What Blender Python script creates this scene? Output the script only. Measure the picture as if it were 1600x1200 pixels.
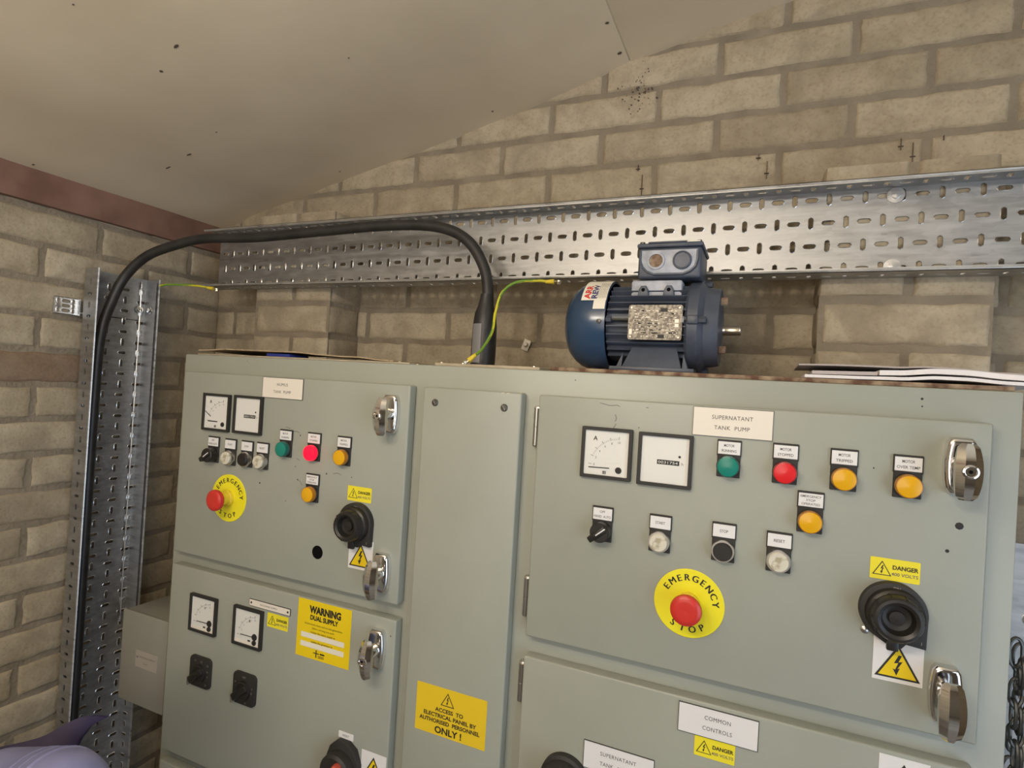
import bpy, bmesh, math, random
from mathutils import Vector, Matrix, noise
random.seed(7)
C = bpy.context.scene
PI = math.pi
for o in list(bpy.data.objects): bpy.data.objects.remove(o)

# ------------------------------------------------------------------ camera, light, exposure
# world frame: X right along the cabinet front, Y into the back wall, Z up, camera at the origin (metres); floor at FZ
FZ = -1.62
def eul(yaw, pitch, roll):
    Rz = Matrix.Rotation(yaw, 3, 'Z'); Rx = Matrix.Rotation(pitch, 3, 'X'); Ry = Matrix.Rotation(roll, 3, 'Y')
    return Rz @ Rx @ Ry
R = eul(math.radians(23.61), math.radians(.432), math.radians(-3.455))
cd = bpy.data.cameras.new('camera'); cam = bpy.data.objects.new('camera', cd); C.collection.objects.link(cam)
cd.sensor_width = 36; cd.lens = 905 / 1600 * 36; cd.clip_start = .01; cd.clip_end = 50
M = Matrix((R @ Vector((1, 0, 0)), R @ Vector((0, 0, 1)), -(R @ Vector((0, 1, 0))))).transposed()
cam.matrix_world = M.to_4x4()
C.camera = cam
w = bpy.data.worlds.new('world'); C.world = w; w.use_nodes = True
w.node_tree.nodes['Background'].inputs[0].default_value = (.62, .78, 1, 1)
w.node_tree.nodes['Background'].inputs[1].default_value = 1.2
def point(name, loc, power, rad, col):
    l = bpy.data.lights.new(name, 'POINT'); l.energy = power; l.shadow_soft_size = rad; l.color = col
    o = bpy.data.objects.new(name, l); o.location = loc; C.collection.objects.link(o); return o
def area(name, loc, target, sx, sy, power, col):
    l = bpy.data.lights.new(name, 'AREA'); l.shape = 'RECTANGLE'; l.size = sx; l.size_y = sy; l.energy = power; l.color = col
    o = bpy.data.objects.new(name, l); o.location = loc
    o.rotation_euler = (Vector(target) - Vector(loc)).to_track_quat('-Z', 'Y').to_euler(); C.collection.objects.link(o); return o
WARM = (1, .90, .76)
for k, x in enumerate((-.62, -.37, -.12)):
    point('ceiling_tube_light', (x, -.20, .40), 4.2, .04, WARM)
area('rear_fill_light', (-.35, -2.12, .0), (-.35, 1, .12), 1.5, 1.1, 10, (1, .90, .80))  # added fill to lift the ceiling and walls; the rear wall has no window
area('doorway_daylight', (1.52, -.75, -.45), (0, .4, -.5), .9, 1.9, 7, (.74, .86, 1))
C.view_settings.view_transform = 'Standard'; C.view_settings.look = 'None'
C.view_settings.exposure = 0.68; C.view_settings.gamma = 1; C.view_settings.use_curve_mapping = False

# ------------------------------------------------------------------ materials
def mat(name, col, rough=.5, metal=0, emit=None, es=1, spec=.5, coat=0):
    m = bpy.data.materials.new(name); m.use_nodes = True
    b = m.node_tree.nodes['Principled BSDF']
    b.inputs['Base Color'].default_value = (*col, 1); b.inputs['Roughness'].default_value = rough
    b.inputs['Metallic'].default_value = metal; b.inputs['Specular IOR Level'].default_value = spec
    b.inputs['Coat Weight'].default_value = coat
    if emit: b.inputs['Emission Color'].default_value = (*emit, 1); b.inputs['Emission Strength'].default_value = es
    return m
def nd(m, t, **kw):
    n = m.node_tree.nodes.new(t)
    for k, v in kw.items():
        if k in n.inputs: n.inputs[k].default_value = v
        else: setattr(n, k, v)
    return n
def lk(m, a, b): m.node_tree.links.new(a, b)
def bsdf(m): return m.node_tree.nodes['Principled BSDF']
def mottle(m, c1, c2, scale=8, detail=5, lo=.35, hi=.65, bump=0, bscale=60, rvar=None, bdist=.002):
    tc = nd(m, 'ShaderNodeTexCoord'); n = nd(m, 'ShaderNodeTexNoise', Scale=scale, Detail=detail)
    lk(m, tc.outputs['Object'], n.inputs['Vector'])
    r = nd(m, 'ShaderNodeValToRGB'); r.color_ramp.elements[0].position = lo; r.color_ramp.elements[1].position = hi
    r.color_ramp.elements[0].color = (*c1, 1); r.color_ramp.elements[1].color = (*c2, 1)
    lk(m, n.outputs['Fac'], r.inputs['Fac']); lk(m, r.outputs['Color'], bsdf(m).inputs['Base Color'])
    if bump:
        n2 = nd(m, 'ShaderNodeTexNoise', Scale=bscale, Detail=4.0); lk(m, tc.outputs['Object'], n2.inputs['Vector'])
        bp = nd(m, 'ShaderNodeBump', Strength=bump, Distance=bdist); lk(m, n2.outputs['Fac'], bp.inputs['Height'])
        lk(m, bp.outputs['Normal'], bsdf(m).inputs['Normal'])
    if rvar:
        mr = nd(m, 'ShaderNodeMapRange'); mr.inputs['To Min'].default_value = rvar[0]; mr.inputs['To Max'].default_value = rvar[1]
        lk(m, n.outputs['Fac'], mr.inputs['Value']); lk(m, mr.outputs['Result'], bsdf(m).inputs['Roughness'])
    return m
PAINT = mottle(mat('sage_grey_paint', (.36, .40, .33), .36), (.325, .338, .285), (.355, .368, .312), 5, 4, bump=.12, bscale=220, bdist=.0006)
def brick_mat(name, pal, bump=.5):
    m = mat(name, pal[0], .9, spec=.2)
    g = nd(m, 'ShaderNodeNewGeometry'); tc = nd(m, 'ShaderNodeTexCoord')
    r = nd(m, 'ShaderNodeValToRGB'); e = r.color_ramp.elements
    e[0].color = (*pal[0], 1); e[1].color = (*pal[-1], 1)
    for i, c in enumerate(pal[1:-1]): x = e.new((i + 1) / (len(pal) - 1)); x.color = (*c, 1)
    lk(m, g.outputs['Random Per Island'], r.inputs['Fac'])
    n = nd(m, 'ShaderNodeTexNoise', Scale=14.0, Detail=8.0, Roughness=.65); lk(m, tc.outputs['Object'], n.inputs['Vector'])
    n3 = nd(m, 'ShaderNodeTexNoise', Scale=170.0, Detail=3.0); lk(m, tc.outputs['Object'], n3.inputs['Vector'])
    mx = nd(m, 'ShaderNodeMix', data_type='RGBA', blend_type='MULTIPLY'); mx.inputs[0].default_value = 1
    rr = nd(m, 'ShaderNodeValToRGB'); rr.color_ramp.elements[0].position = .3; rr.color_ramp.elements[1].position = .68
    rr.color_ramp.elements[0].color = (.74, .71, .66, 1); rr.color_ramp.elements[1].color = (1.1, 1.08, 1.05, 1)
    lk(m, n.outputs['Fac'], rr.inputs['Fac']); lk(m, r.outputs['Color'], mx.inputs[6]); lk(m, rr.outputs['Color'], mx.inputs[7])
    m2 = nd(m, 'ShaderNodeMix', data_type='RGBA', blend_type='MULTIPLY'); m2.inputs[0].default_value = 1
    r3 = nd(m, 'ShaderNodeValToRGB'); r3.color_ramp.elements[0].position = .28; r3.color_ramp.elements[1].position = .5
    r3.color_ramp.elements[0].color = (.84, .82, .78, 1); r3.color_ramp.elements[1].color = (1, 1, 1, 1)
    lk(m, n3.outputs['Fac'], r3.inputs['Fac']); lk(m, mx.outputs[2], m2.inputs[6]); lk(m, r3.outputs['Color'], m2.inputs[7])
    n4 = nd(m, 'ShaderNodeTexNoise', Scale=9.0, Detail=6.0, Roughness=.6, Distortion=.6); lk(m, tc.outputs['Object'], n4.inputs['Vector'])
    r4 = nd(m, 'ShaderNodeMapRange'); r4.inputs['From Min'].default_value = .5; r4.inputs['From Max'].default_value = .68; r4.inputs['To Max'].default_value = .62
    lk(m, n4.outputs['Fac'], r4.inputs['Value']); m4 = nd(m, 'ShaderNodeMix', data_type='RGBA'); m4.inputs[7].default_value = (.275, .23, .168, 1)
    lk(m, r4.outputs['Result'], m4.inputs[0]); lk(m, m2.outputs[2], m4.inputs[6]); lk(m, m4.outputs[2], bsdf(m).inputs['Base Color'])
    ad = nd(m, 'ShaderNodeMath', operation='ADD'); lk(m, n.outputs['Fac'], ad.inputs[0])
    mu = nd(m, 'ShaderNodeMath', operation='MULTIPLY'); mu.inputs[1].default_value = .35; lk(m, n3.outputs['Fac'], mu.inputs[0]); lk(m, mu.outputs[0], ad.inputs[1])
    bp = nd(m, 'ShaderNodeBump', Strength=bump, Distance=.006); lk(m, ad.outputs[0], bp.inputs['Height']); lk(m, bp.outputs['Normal'], bsdf(m).inputs['Normal'])
    return m
BRICK = brick_mat('cream_brick', [(.38, .324, .236), (.47, .405, .30), (.42, .36, .262), (.53, .465, .352), (.45, .385, .285)])
REDBRICK = brick_mat('red_brown_brick', [(.28, .20, .14), (.31, .225, .16)])
MORTAR = mottle(mat('mortar', (.3, .26, .2), .95, spec=.1), (.215, .178, .130), (.315, .268, .200), 18, 8, .3, .7, bump=.8, bscale=120, bdist=.004)
CEIL = mottle(mat('tan_ceiling_board', (.4, .34, .26), .55), (.70, .59, .43), (.83, .715, .54), 2.2, 6, bump=.25, bscale=30, bdist=.002)
PLANK = mottle(mat('red_brown_timber', (.25, .12, .09), .7), (.20, .105, .075), (.30, .17, .125), 12, 6, bump=.4, bscale=40)
def galv(name, c1, c2, rough):
    m = mat(name, c1, rough, .85)
    tc = nd(m, 'ShaderNodeTexCoord'); v = nd(m, 'ShaderNodeTexVoronoi', Scale=150.0); mp = nd(m, 'ShaderNodeMapping')
    mp.inputs['Rotation'].default_value = (.2, .6, .3); mp.inputs['Scale'].default_value = (.35, 1, 1)
    lk(m, tc.outputs['Object'], mp.inputs['Vector']); lk(m, mp.outputs['Vector'], v.inputs['Vector'])
    n = nd(m, 'ShaderNodeTexNoise', Scale=26.0, Detail=5.0); lk(m, tc.outputs['Object'], n.inputs['Vector'])
    a = nd(m, 'ShaderNodeMath', operation='ADD'); s = nd(m, 'ShaderNodeSeparateColor'); lk(m, v.outputs['Color'], s.inputs[0])
    hv = nd(m, 'ShaderNodeMath', operation='MULTIPLY_ADD'); hv.inputs[1].default_value = .45; hv.inputs[2].default_value = .27; lk(m, s.outputs[0], hv.inputs[0]); lk(m, hv.outputs[0], a.inputs[0]); lk(m, n.outputs['Fac'], a.inputs[1])
    h = nd(m, 'ShaderNodeMath', operation='MULTIPLY'); h.inputs[1].default_value = .5; lk(m, a.outputs[0], h.inputs[0])
    r = nd(m, 'ShaderNodeValToRGB'); r.color_ramp.elements[0].position = .2; r.color_ramp.elements[1].position = .8
    r.color_ramp.elements[0].color = (*c1, 1); r.color_ramp.elements[1].color = (*c2, 1)
    mq = nd(m, 'ShaderNodeMapping'); mq.inputs['Rotation'].default_value = (.5, .6, .2); mq.inputs['Scale'].default_value = (14, 30, 130)
    nq = nd(m, 'ShaderNodeTexNoise', Scale=1.0, Detail=4.0); lk(m, tc.outputs['Object'], mq.inputs['Vector']); lk(m, mq.outputs['Vector'], nq.inputs['Vector'])
    st = nd(m, 'ShaderNodeMapRange'); st.inputs['From Min'].default_value = .3; st.inputs['From Max'].default_value = .7; st.inputs['To Min'].default_value = -.22; st.inputs['To Max'].default_value = .22
    lk(m, nq.outputs['Fac'], st.inputs['Value']); h2 = nd(m, 'ShaderNodeMath', operation='ADD'); lk(m, h.outputs[0], h2.inputs[0]); lk(m, st.outputs['Result'], h2.inputs[1]); h = h2
    lk(m, h.outputs[0], r.inputs['Fac']); lk(m, r.outputs['Color'], bsdf(m).inputs['Base Color'])
    mr = nd(m, 'ShaderNodeMapRange'); mr.inputs['To Min'].default_value = rough - .1; mr.inputs['To Max'].default_value = rough + .14
    lk(m, h.outputs[0], mr.inputs['Value']); lk(m, mr.outputs['Result'], bsdf(m).inputs['Roughness'])
    bp = nd(m, 'ShaderNodeBump', Strength=.25, Distance=.001); lk(m, n.outputs['Fac'], bp.inputs['Height']); lk(m, bp.outputs['Normal'], bsdf(m).inputs['Normal'])
    return m
GALV = galv('galvanised_steel', (.33, .33, .325), (.50, .495, .485), .44)
ZINC = galv('bright_zinc', (.6, .6, .6), (.85, .85, .83), .3)
CHROME = mat('chrome', (.76, .75, .74), .09, 1)
STEEL = mat('steel', (.55, .53, .5), .3, 1)
DARKSTEEL = mat('dark_steel', (.12, .12, .11), .4, .8)
BLACK = mat('black_plastic', (.018, .016, .014), .38)
BLACKM = mat('black_matt_plastic', (.024, .022, .02), .55)
HOLE = mat('dark_opening', (.006, .006, .006), .9, spec=.05)
RUBBER = mottle(mat('black_rubber', (.02, .019, .018), .45), (.016, .015, .014), (.03, .028, .026), 30, 4)
CREAM = mat('cream_laminate', (.80, .74, .64), .4)
WHITE = mat('white_laminate', (.78, .77, .76), .4)
DIAL = mat('ivory_dial', (.74, .73, .68), .3)
CLEAR = mat('dial_shade', (.70, .70, .64), .3)
INK = mat('black_ink', (.02, .018, .015), .6)
GINK = mat('grey_ink', (.16, .15, .14), .6)
LINK = mat('label_ink', (.07, .065, .06), .6)
YEL = mat('yellow_sticker', (.86, .74, .03), .42)
YEL2 = mat('amber_yellow_sticker', (.78, .55, .02), .42)
YEL3 = mat('warning_yellow', (.84, .62, .01), .42)
EYEL = mat('emergency_yellow', (.87, .78, .02), .42)
ERED = mat('emergency_red', (.60, .035, .025), .34)
RUBGREEN = mat('green_lens', (.012, .22, .165), .25)
REDL = mat('red_lens', (.72, .02, .025), .25)
REDLIT = mat('lit_red_lens', (.8, .01, .03), .3, emit=(1, .0, .02), es=1.1)
AMB = mat('amber_lens', (.76, .40, .008), .25)
AMBR = mat('amber_lens_rim', (.42, .17, .006), .25)
GRNR = mat('green_lens_rim', (.005, .12, .09), .25)
REDR = mat('red_lens_rim', (.35, .01, .012), .25)
BUTW = mottle(mat('worn_ivory_button', (.6, .57, .44), .4), (.42, .37, .25), (.66, .63, .52), 90, 4, .4, .5)
REDP = mat('red_lever', (.50, .07, .04), .4)
COWL = mottle(mat('blue_cowl_paint', (.02, .055, .12), .22, spec=.8), (.018, .046, .10), (.024, .06, .125), 6, 3)
MBLUE = mottle(mat('grey_blue_motor_paint', (.07, .09, .13), .42), (.050, .060, .084), (.074, .088, .12), 30, 4, bump=.3, bscale=120, bdist=.001)
MGREY = mottle(mat('bare_grey_casting', (.22, .23, .27), .45), (.30, .32, .37), (.46, .48, .54), 60, 5)
PLATE = mottle(mat('etched_nameplate', (.4, .37, .31), .45, .35), (.13, .11, .085), (.27, .24, .19), 200, 3, .45, .55)
PEARL = mat('nameplate_bare_metal', (.50, .46, .39), .4, .5)
STICK = mat('cream_paper_label', (.80, .76, .64), .6)
SRED = mat('label_red_print', (.62, .05, .04), .5)
SBLUE = mat('label_navy_print', (.05, .05, .16), .5)
GREENW = mat('earth_green', (.16, .30, .03), .45)
YELW = mat('earth_yellow', (.62, .56, .03), .45)
YLUG = mat('yellow_lug_sleeve', (.78, .60, .04), .45)
BRASS = mat('tinned_lug', (.75, .68, .50), .3, .9)
PAPER = mottle(mat('white_paper', (.78, .75, .75), .7), (.74, .71, .71), (.82, .79, .79), 9, 3)
PAPERG = mat('grey_lilac_paper', (.46, .42, .42), .7)
CARD = mottle(mat('brown_cardboard', (.42, .32, .20), .85), (.33, .245, .15), (.46, .36, .23), 20, 5)
RUST = mottle(mat('rusty_dusty_board', (.2, .1, .06), .9), (.13, .065, .04), (.36, .27, .18), 50, 5, .4, .6)
DUSTY = mottle(mat('dusty_beige_strip', (.42, .35, .25), .7), (.36, .30, .21), (.48, .41, .3), 30, 4)
BLUEP = mat('blue_plastic', (.02, .04, .25), .3)
PURP = mottle(mat('violet_plastic', (.06, .05, .11), .45), (.035, .028, .065), (.075, .065, .14), 6, 3)
PALEB = mottle(mat('pale_blue_roll', (.40, .42, .66), .5), (.20, .21, .39), (.28, .29, .51), 10, 3)
BOXP = mottle(mat('grey_box_paint', (.26, .25, .21), .45), (.24, .23, .19), (.28, .27, .225), 6, 3)
FLOORM = mottle(mat('concrete', (.22, .2, .18), .8), (.18, .165, .15), (.26, .24, .21), 3, 6)
TAPE = mat('grey_tape_label', (.20, .195, .20), .45)
PENCIL = mat('pencil_mark', (.12, .09, .065), .8)

# ------------------------------------------------------------------ mesh builder
class MB:
    def __init__(s): s.v = []; s.f = []; s.m = []; s.mats = []
    def mi(s, m):
        if m not in s.mats: s.mats.append(m)
        return s.mats.index(m)
    def add(s, vs, fs, m):
        o = len(s.v); s.v += [tuple(v) for v in vs]; k = s.mi(m)
        for f in fs: s.f.append([i + o for i in f]); s.m.append(k)
    def addbm(s, bm, m):
        bm.normal_update(); bm.verts.ensure_lookup_table()
        for i, v in enumerate(bm.verts): v.index = i
        s.add([v.co[:] for v in bm.verts], [[v.index for v in f.verts] for f in bm.faces], m); bm.free()
    def box(s, x0, x1, y0, y1, z0, z1, m, bev=0, seg=2, rot=None, about=None):
        bm = bmesh.new(); bmesh.ops.create_cube(bm, size=1)
        for v in bm.verts: v.co = Vector((x0 + (v.co.x + .5) * (x1 - x0), y0 + (v.co.y + .5) * (y1 - y0), z0 + (v.co.z + .5) * (z1 - z0)))
        if bev: bmesh.ops.bevel(bm, geom=bm.edges[:], offset=bev, segments=seg, affect='EDGES', profile=.5)
        if rot is not None:
            c = Vector(about if about else ((x0 + x1) / 2, (y0 + y1) / 2, (z0 + z1) / 2))
            bmesh.ops.transform(bm, verts=bm.verts[:], matrix=Matrix.Translation(c) @ rot @ Matrix.Translation(-c))
        s.addbm(bm, m)
    def prism(s, pts, y0, y1, m, bev=0, seg=2):        # outline in (x,z); y0 is the front (towards the viewer)
        bm = bmesh.new(); a = [bm.verts.new((x, y0, z)) for x, z in pts]; f = bm.faces.new(a)
        r = bmesh.ops.extrude_face_region(bm, geom=[f])
        for v in r['geom']:
            if isinstance(v, bmesh.types.BMVert): v.co.y = y1
        bmesh.ops.recalc_face_normals(bm, faces=bm.faces[:])
        if bev:
            es = [e for e in bm.edges if all(abs(v.co.y - y0) < 1e-7 for v in e.verts)]
            bmesh.ops.bevel(bm, geom=es, offset=bev, segments=seg, affect='EDGES', profile=.5)
        s.addbm(bm, m)
    def lathe(s, org, axis, prof, m, n=32, mats=None, cap=True):
        ax = Vector(axis).normalized(); u = ax.orthogonal().normalized(); w_ = ax.cross(u); o = Vector(org)
        vs = []
        for r, d in prof:
            for k in range(n):
                t = 2 * PI * k / n; vs.append(o + ax * d + (u * math.cos(t) + w_ * math.sin(t)) * r)
        base = len(s.v); s.v += [tuple(v) for v in vs]
        for i in range(len(prof) - 1):
            kk = s.mi(mats[i] if mats else m)
            for k in range(n):
                a = base + i * n + k; b = base + i * n + (k + 1) % n
                s.f.append([a, b, b + n, a + n]); s.m.append(kk)
        if cap:
            s.f.append([base + k for k in range(n)][::-1]); s.m.append(s.mi(mats[0] if mats else m))
            s.f.append([base + (len(prof) - 1) * n + k for k in range(n)]); s.m.append(s.mi(mats[-1] if mats else m))
    def tube(s, pts, r, m, n=12, m2=None, twist=0, rs=None):
        pts = [Vector(p) for p in pts]; N = len(pts)
        t0 = (pts[1] - pts[0]).normalized(); u = t0.orthogonal().normalized(); base = len(s.v)
        for i, p in enumerate(pts):
            t = (pts[min(i + 1, N - 1)] - pts[max(i - 1, 0)]).normalized()
            u = (u - t * u.dot(t)).normalized(); w_ = t.cross(u); rr = rs[i] if rs else r
            for k in range(n):
                a = 2 * PI * k / n; s.v.append(tuple(p + (u * math.cos(a) + w_ * math.sin(a)) * rr))
        for i in range(N - 1):
            for k in range(n):
                a = base + i * n + k; b = base + i * n + (k + 1) % n
                mm = m2 if (m2 and ((k + i * twist) % n) < n * .45) else m
                s.f.append([a, b, b + n, a + n]); s.m.append(s.mi(mm))
        s.f.append([base + k for k in range(n)][::-1]); s.m.append(s.mi(m))
        s.f.append([base + (N - 1) * n + k for k in range(n)]); s.m.append(s.mi(m))
    def text(s, txt, cx, cz, y, m, h=None, w=None, bold=0, rot=0, fn=None, sp=1.0):
        vs, fs, (x0, x1, z0, z1) = glyphs(txt, bold, sp)
        sz = (h / .72) if h else w / max(x1 - x0, 1e-6); sx = (w / (x1 - x0)) if w else sz
        mx, mz = (x0 + x1) / 2, .36
        ca, sa = math.cos(rot), math.sin(rot); out = []
        for a, b in vs:
            a = (a - mx) * sx; b = (b - mz) * sz; a, b = a * ca - b * sa, a * sa + b * ca
            out.append(fn(cx + a, cz + b) if fn else (cx + a, y, cz + b))
        s.add(out, fs, m)
    def build(s, name, parent=None, origin=None, smooth=True, ang=32, label=None, cat=None, group=None, kind=None):
        if origin is None:
            xs = [v[0] for v in s.v]; ys = [v[1] for v in s.v]; zs = [v[2] for v in s.v]
            origin = ((min(xs) + max(xs)) / 2, (min(ys) + max(ys)) / 2, min(zs))
        o3 = Vector(origin); me = bpy.data.meshes.new(name)
        me.from_pydata([tuple(Vector(v) - o3) for v in s.v], [], s.f)
        for m in s.mats: me.materials.append(m)
        me.polygons.foreach_set('material_index', s.m)
        if smooth:
            me.polygons.foreach_set('use_smooth', [True] * len(me.polygons)); me.update()
            me.set_sharp_from_angle(angle=math.radians(ang))
        me.update()
        ob = bpy.data.objects.new(name, me); C.collection.objects.link(ob)
        WL[ob.name] = o3
        if parent: ob.parent = parent; ob.location = o3 - WL[parent.name]
        else: ob.location = o3
        tag(ob, label, cat, group, kind); return ob
WL = {}
def tag(o, label=None, cat=None, group=None, kind=None):
    for k, v in (('label', label), ('category', cat), ('group', group), ('kind', kind)):
        if v: o[k] = v
    return o
def thing(name, loc, label, cat, group=None):
    o = bpy.data.objects.new(name, None); C.collection.objects.link(o); o.location = loc; o.empty_display_size = .02
    WL[o.name] = Vector(loc); return tag(o, label, cat, group)
_g = {}
def glyphs(txt, bold, sp):
    k = (txt, bold, sp)
    if k in _g: return _g[k]
    cu = bpy.data.curves.new('t', 'FONT'); cu.body = txt; cu.size = 1; cu.offset = bold; cu.space_character = sp
    cu.resolution_u = 3
    ob = bpy.data.objects.new('t', cu); C.collection.objects.link(ob)
    dg = bpy.context.evaluated_depsgraph_get(); me = bpy.data.meshes.new_from_object(ob.evaluated_get(dg))
    vs = [(v.co.x, v.co.y) for v in me.vertices]; fs = [list(p.vertices) for p in me.polygons]
    bpy.data.objects.remove(ob); bpy.data.curves.remove(cu); bpy.data.meshes.remove(me)
    xs = [a for a, b in vs] or [0, 1]; zs = [b for a, b in vs] or [0, 1]
    _g[k] = (vs, fs, (min(xs), max(xs), min(zs), max(zs))); return _g[k]
def crom(P, n=8):
    P = [Vector(p) for p in P]; out = []
    for i in range(len(P) - 1):
        a = P[max(i - 1, 0)]; b = P[i]; c = P[i + 1]; d = P[min(i + 2, len(P) - 1)]
        for k in range(n):
            t = k / n; out.append(.5 * ((2 * b) + (c - a) * t + (2 * a - 5 * b + 4 * c - d) * t * t + (3 * b - a - 3 * c + d) * t ** 3))
    out.append(P[-1]); return out
def rrect(cx, cz, w_, h, r, n=4):
    p = []
    for sx, sz, a0 in ((1, 1, 0), (-1, 1, 90), (-1, -1, 180), (1, -1, 270)):
        for k in range(n + 1):
            a = math.radians(a0 + 90 * k / n); p.append((cx + sx * (w_ / 2 - r) + r * math.cos(a), cz + sz * (h / 2 - r) + r * math.sin(a)))
    return p

# ------------------------------------------------------------------ room shell
WY = 1.167; XL = -1.433; XR = 1.6; YR = -2.2
def brick_wall(mb, O, U, V, N, u0, u1, v0, v1, offs, clip=None, special=None, seed=0, relief=.0045):
    """bricks laid on the plane O+U*u+V*v, facing N; bed joints at .0215+k*.075, head joints every .2275"""
    O, U, V, N = map(Vector, (O, U, V, N)); P = .2275; J = .0055
    mb.add([O + U * a + V * b - N * .0 for a, b in ((u0, v0), (u1, v0), (u1, v1), (u0, v1))], [[0, 1, 2, 3]], MORTAR)
    k0 = math.floor((v0 - .0215) / .075); k1 = math.ceil((v1 - .0215) / .075)
    for k in range(k0, k1):
        b0 = .0215 + k * .075 + J; b1 = b0 + .075 - 2 * J
        b0c, b1c = max(b0, v0), min(b1, v1)
        if b1c - b0c < .006: continue
        off = offs[k % 2]; j0 = math.floor((u0 - off) / P)
        for j in range(j0, j0 + int((u1 - u0) / P) + 3):
            a0 = off + j * P + J; a1 = a0 + P - 2 * J
            a0, a1 = max(a0, u0), min(a1, u1)
            if a1 - a0 < .012: continue
            if clip and not clip((a0 + a1) / 2, b0c): continue
            nx = max(5, int((a1 - a0) / .011)); nz = 8; vs = []; fs = []
            GA = [0, .0022, .006] + [.006 + (a1 - a0 - .012) * q / (nx - 4) for q in range(1, nx - 4)] + [a1 - a0 - .006, a1 - a0 - .0022, a1 - a0]
            bh = b1c - b0c; GB = [0, .04 * bh, .10 * bh, .3 * bh, .5 * bh, .7 * bh, .9 * bh, .96 * bh, bh]
            sd = seed + k * 13.7 + j * 5.1
            tilt = (noise.noise(Vector((sd, 3, 1)))) * .0012
            ej = [noise.noise(Vector((sd, q * 2.3, 9))) * .003 for q in range(4)]
            for iz in range(nz + 1):
                for ix in range(nx + 1):
                    fx = ix / nx; fz = iz / nz
                    a = a0 + GA[ix]; b = b0c + GB[iz]
                    edge = min(min(a - a0, a1 - a) / .009, min(b - b0c if b0c == b0 else 1, b1c - b if b1c == b1 else 1) / .009, 1)
                    h = relief * (1 - (1 - max(edge, 0)) ** 2.2) + tilt
                    nn = noise.noise(Vector((a * 38, b * 38, sd)))
                    h += nn * .0012 + noise.noise(Vector((a * 9, b * 9, sd + 50))) * .0012
                    da = noise.noise(Vector((b * 45, sd, 1))) * .0034 if ix in (0, 1, 2, nx - 2, nx - 1, nx) and (u0 < a < u1) else 0
                    db = noise.noise(Vector((a * 26, sd, 7))) * .0036 if iz in (0, 1, 2, nz - 2, nz - 1, nz) and (v0 < b < v1) else 0
                    if edge <= 0: h = -.001
                    vs.append(O + U * (a + da) + V * (b + db) + N * h)
            for iz in range(nz):
                for ix in range(nx):
                    q = iz * (nx + 1) + ix; fs.append([q, q + 1, q + nx + 2, q + nx + 1])
            mb.add(vs, fs, special(j, k, (a0 + a1) / 2, (b0 + b1) / 2) if special else BRICK)
CPROF = [(-1.46, .385), (-1.40, .403), (-1.33, .428), (-1.264, .446), (-1.15, .468), (-1.047, .494), (-.89, .529), (-.711, .567), (-.55, .607), (-.403, .645), (-.289, .682), (-.146, .713), (-.05, .733), (.02, .749), (.3, .81), (.7, .90), (1.0, .93), (1.3, .90), (1.65, .82)]
def cz(x):
    for (a, b), (c, d) in zip(CPROF, CPROF[1:]):
        if a <= x <= c: return b + (d - b) * (x - a) / (c - a)
    return CPROF[0][1] if x < 0 else CPROF[-1][1]
mb = MB(); brick_wall(mb, (0, WY, 0), (1, 0, 0), (0, 0, 1), (0, -1, 0), XL, XR, FZ, .96, (.1155, .0017), seed=1)
mb.build('wall_back', kind='structure', origin=(0, WY, FZ))
red = lambda j, k, a, b: REDBRICK if (-.045 < b < .02 and a < .76 and a > .4) else BRICK
mb = MB(); brick_wall(mb, (XL, 0, 0), (0, -1, 0), (0, 0, 1), (1, 0, 0), -WY, 1.0, FZ, .41, (-.73 + .002, -.73 - .112), seed=300, special=lambda j, k, a, b: red(j, k, -a, b))
mb.add([(XL, -1, FZ), (XL, YR, FZ), (XL, YR, .41), (XL, -1, .41)], [[0, 1, 2, 3]], MORTAR)
mb.build('wall_left', kind='structure', origin=(XL, 0, FZ))
mb = MB(); mb.box(XL, XR, YR - .1, YR, FZ, 1.0, MORTAR); mb.build('wall_rear', kind='structure')
mb = MB()
mb.box(XR, XR + .1, .10, WY, FZ, 1.0, MORTAR); mb.box(XR, XR + .1, YR, -1.25, FZ, 1.0, MORTAR); mb.box(XR, XR + .1, -1.25, .10, .5, 1.0, MORTAR)
mb.build('wall_right', kind='structure')
mb = MB(); mb.box(XL, XR, YR, WY, FZ - .05, FZ, FLOORM); mb.build('floor', kind='structure')
# piers: half a brick proud of the back wall, top course just above the cable tray
PY = 1.055; PT = .386
for n_, (x0, x1) in enumerate(((-1.161, -.936), (.0755, .296))):
    mb = MB(); sp = .225
    offs = (x0 - .11, x0)
    brick_wall(mb, (0, PY, 0), (1, 0, 0), (0, 0, 1), (0, -1, 0), x0 - .0035, x1 + .0035, FZ, PT, offs, seed=70 + n_ * 9)
    brick_wall(mb, (x1, 0, 0), (0, 1, 0), (0, 0, 1), (1, 0, 0), PY, WY, FZ, PT, (PY, PY - .12), seed=90 + n_)
    brick_wall(mb, (x0, 0, 0), (0, -1, 0), (0, 0, 1), (-1, 0, 0), -WY, -PY, FZ, PT, (-PY, -PY - .12), seed=95 + n_)
    mb.add([(x0, PY, PT), (x1, PY, PT), (x1, WY, PT), (x0, WY, PT)], [[0, 1, 2, 3]], BRICK)
    mb.build('brick_pier', kind='structure', label=('narrow brick pier behind the cable arch at the left', 'brick pier behind the papers at the right')[n_])
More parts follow.
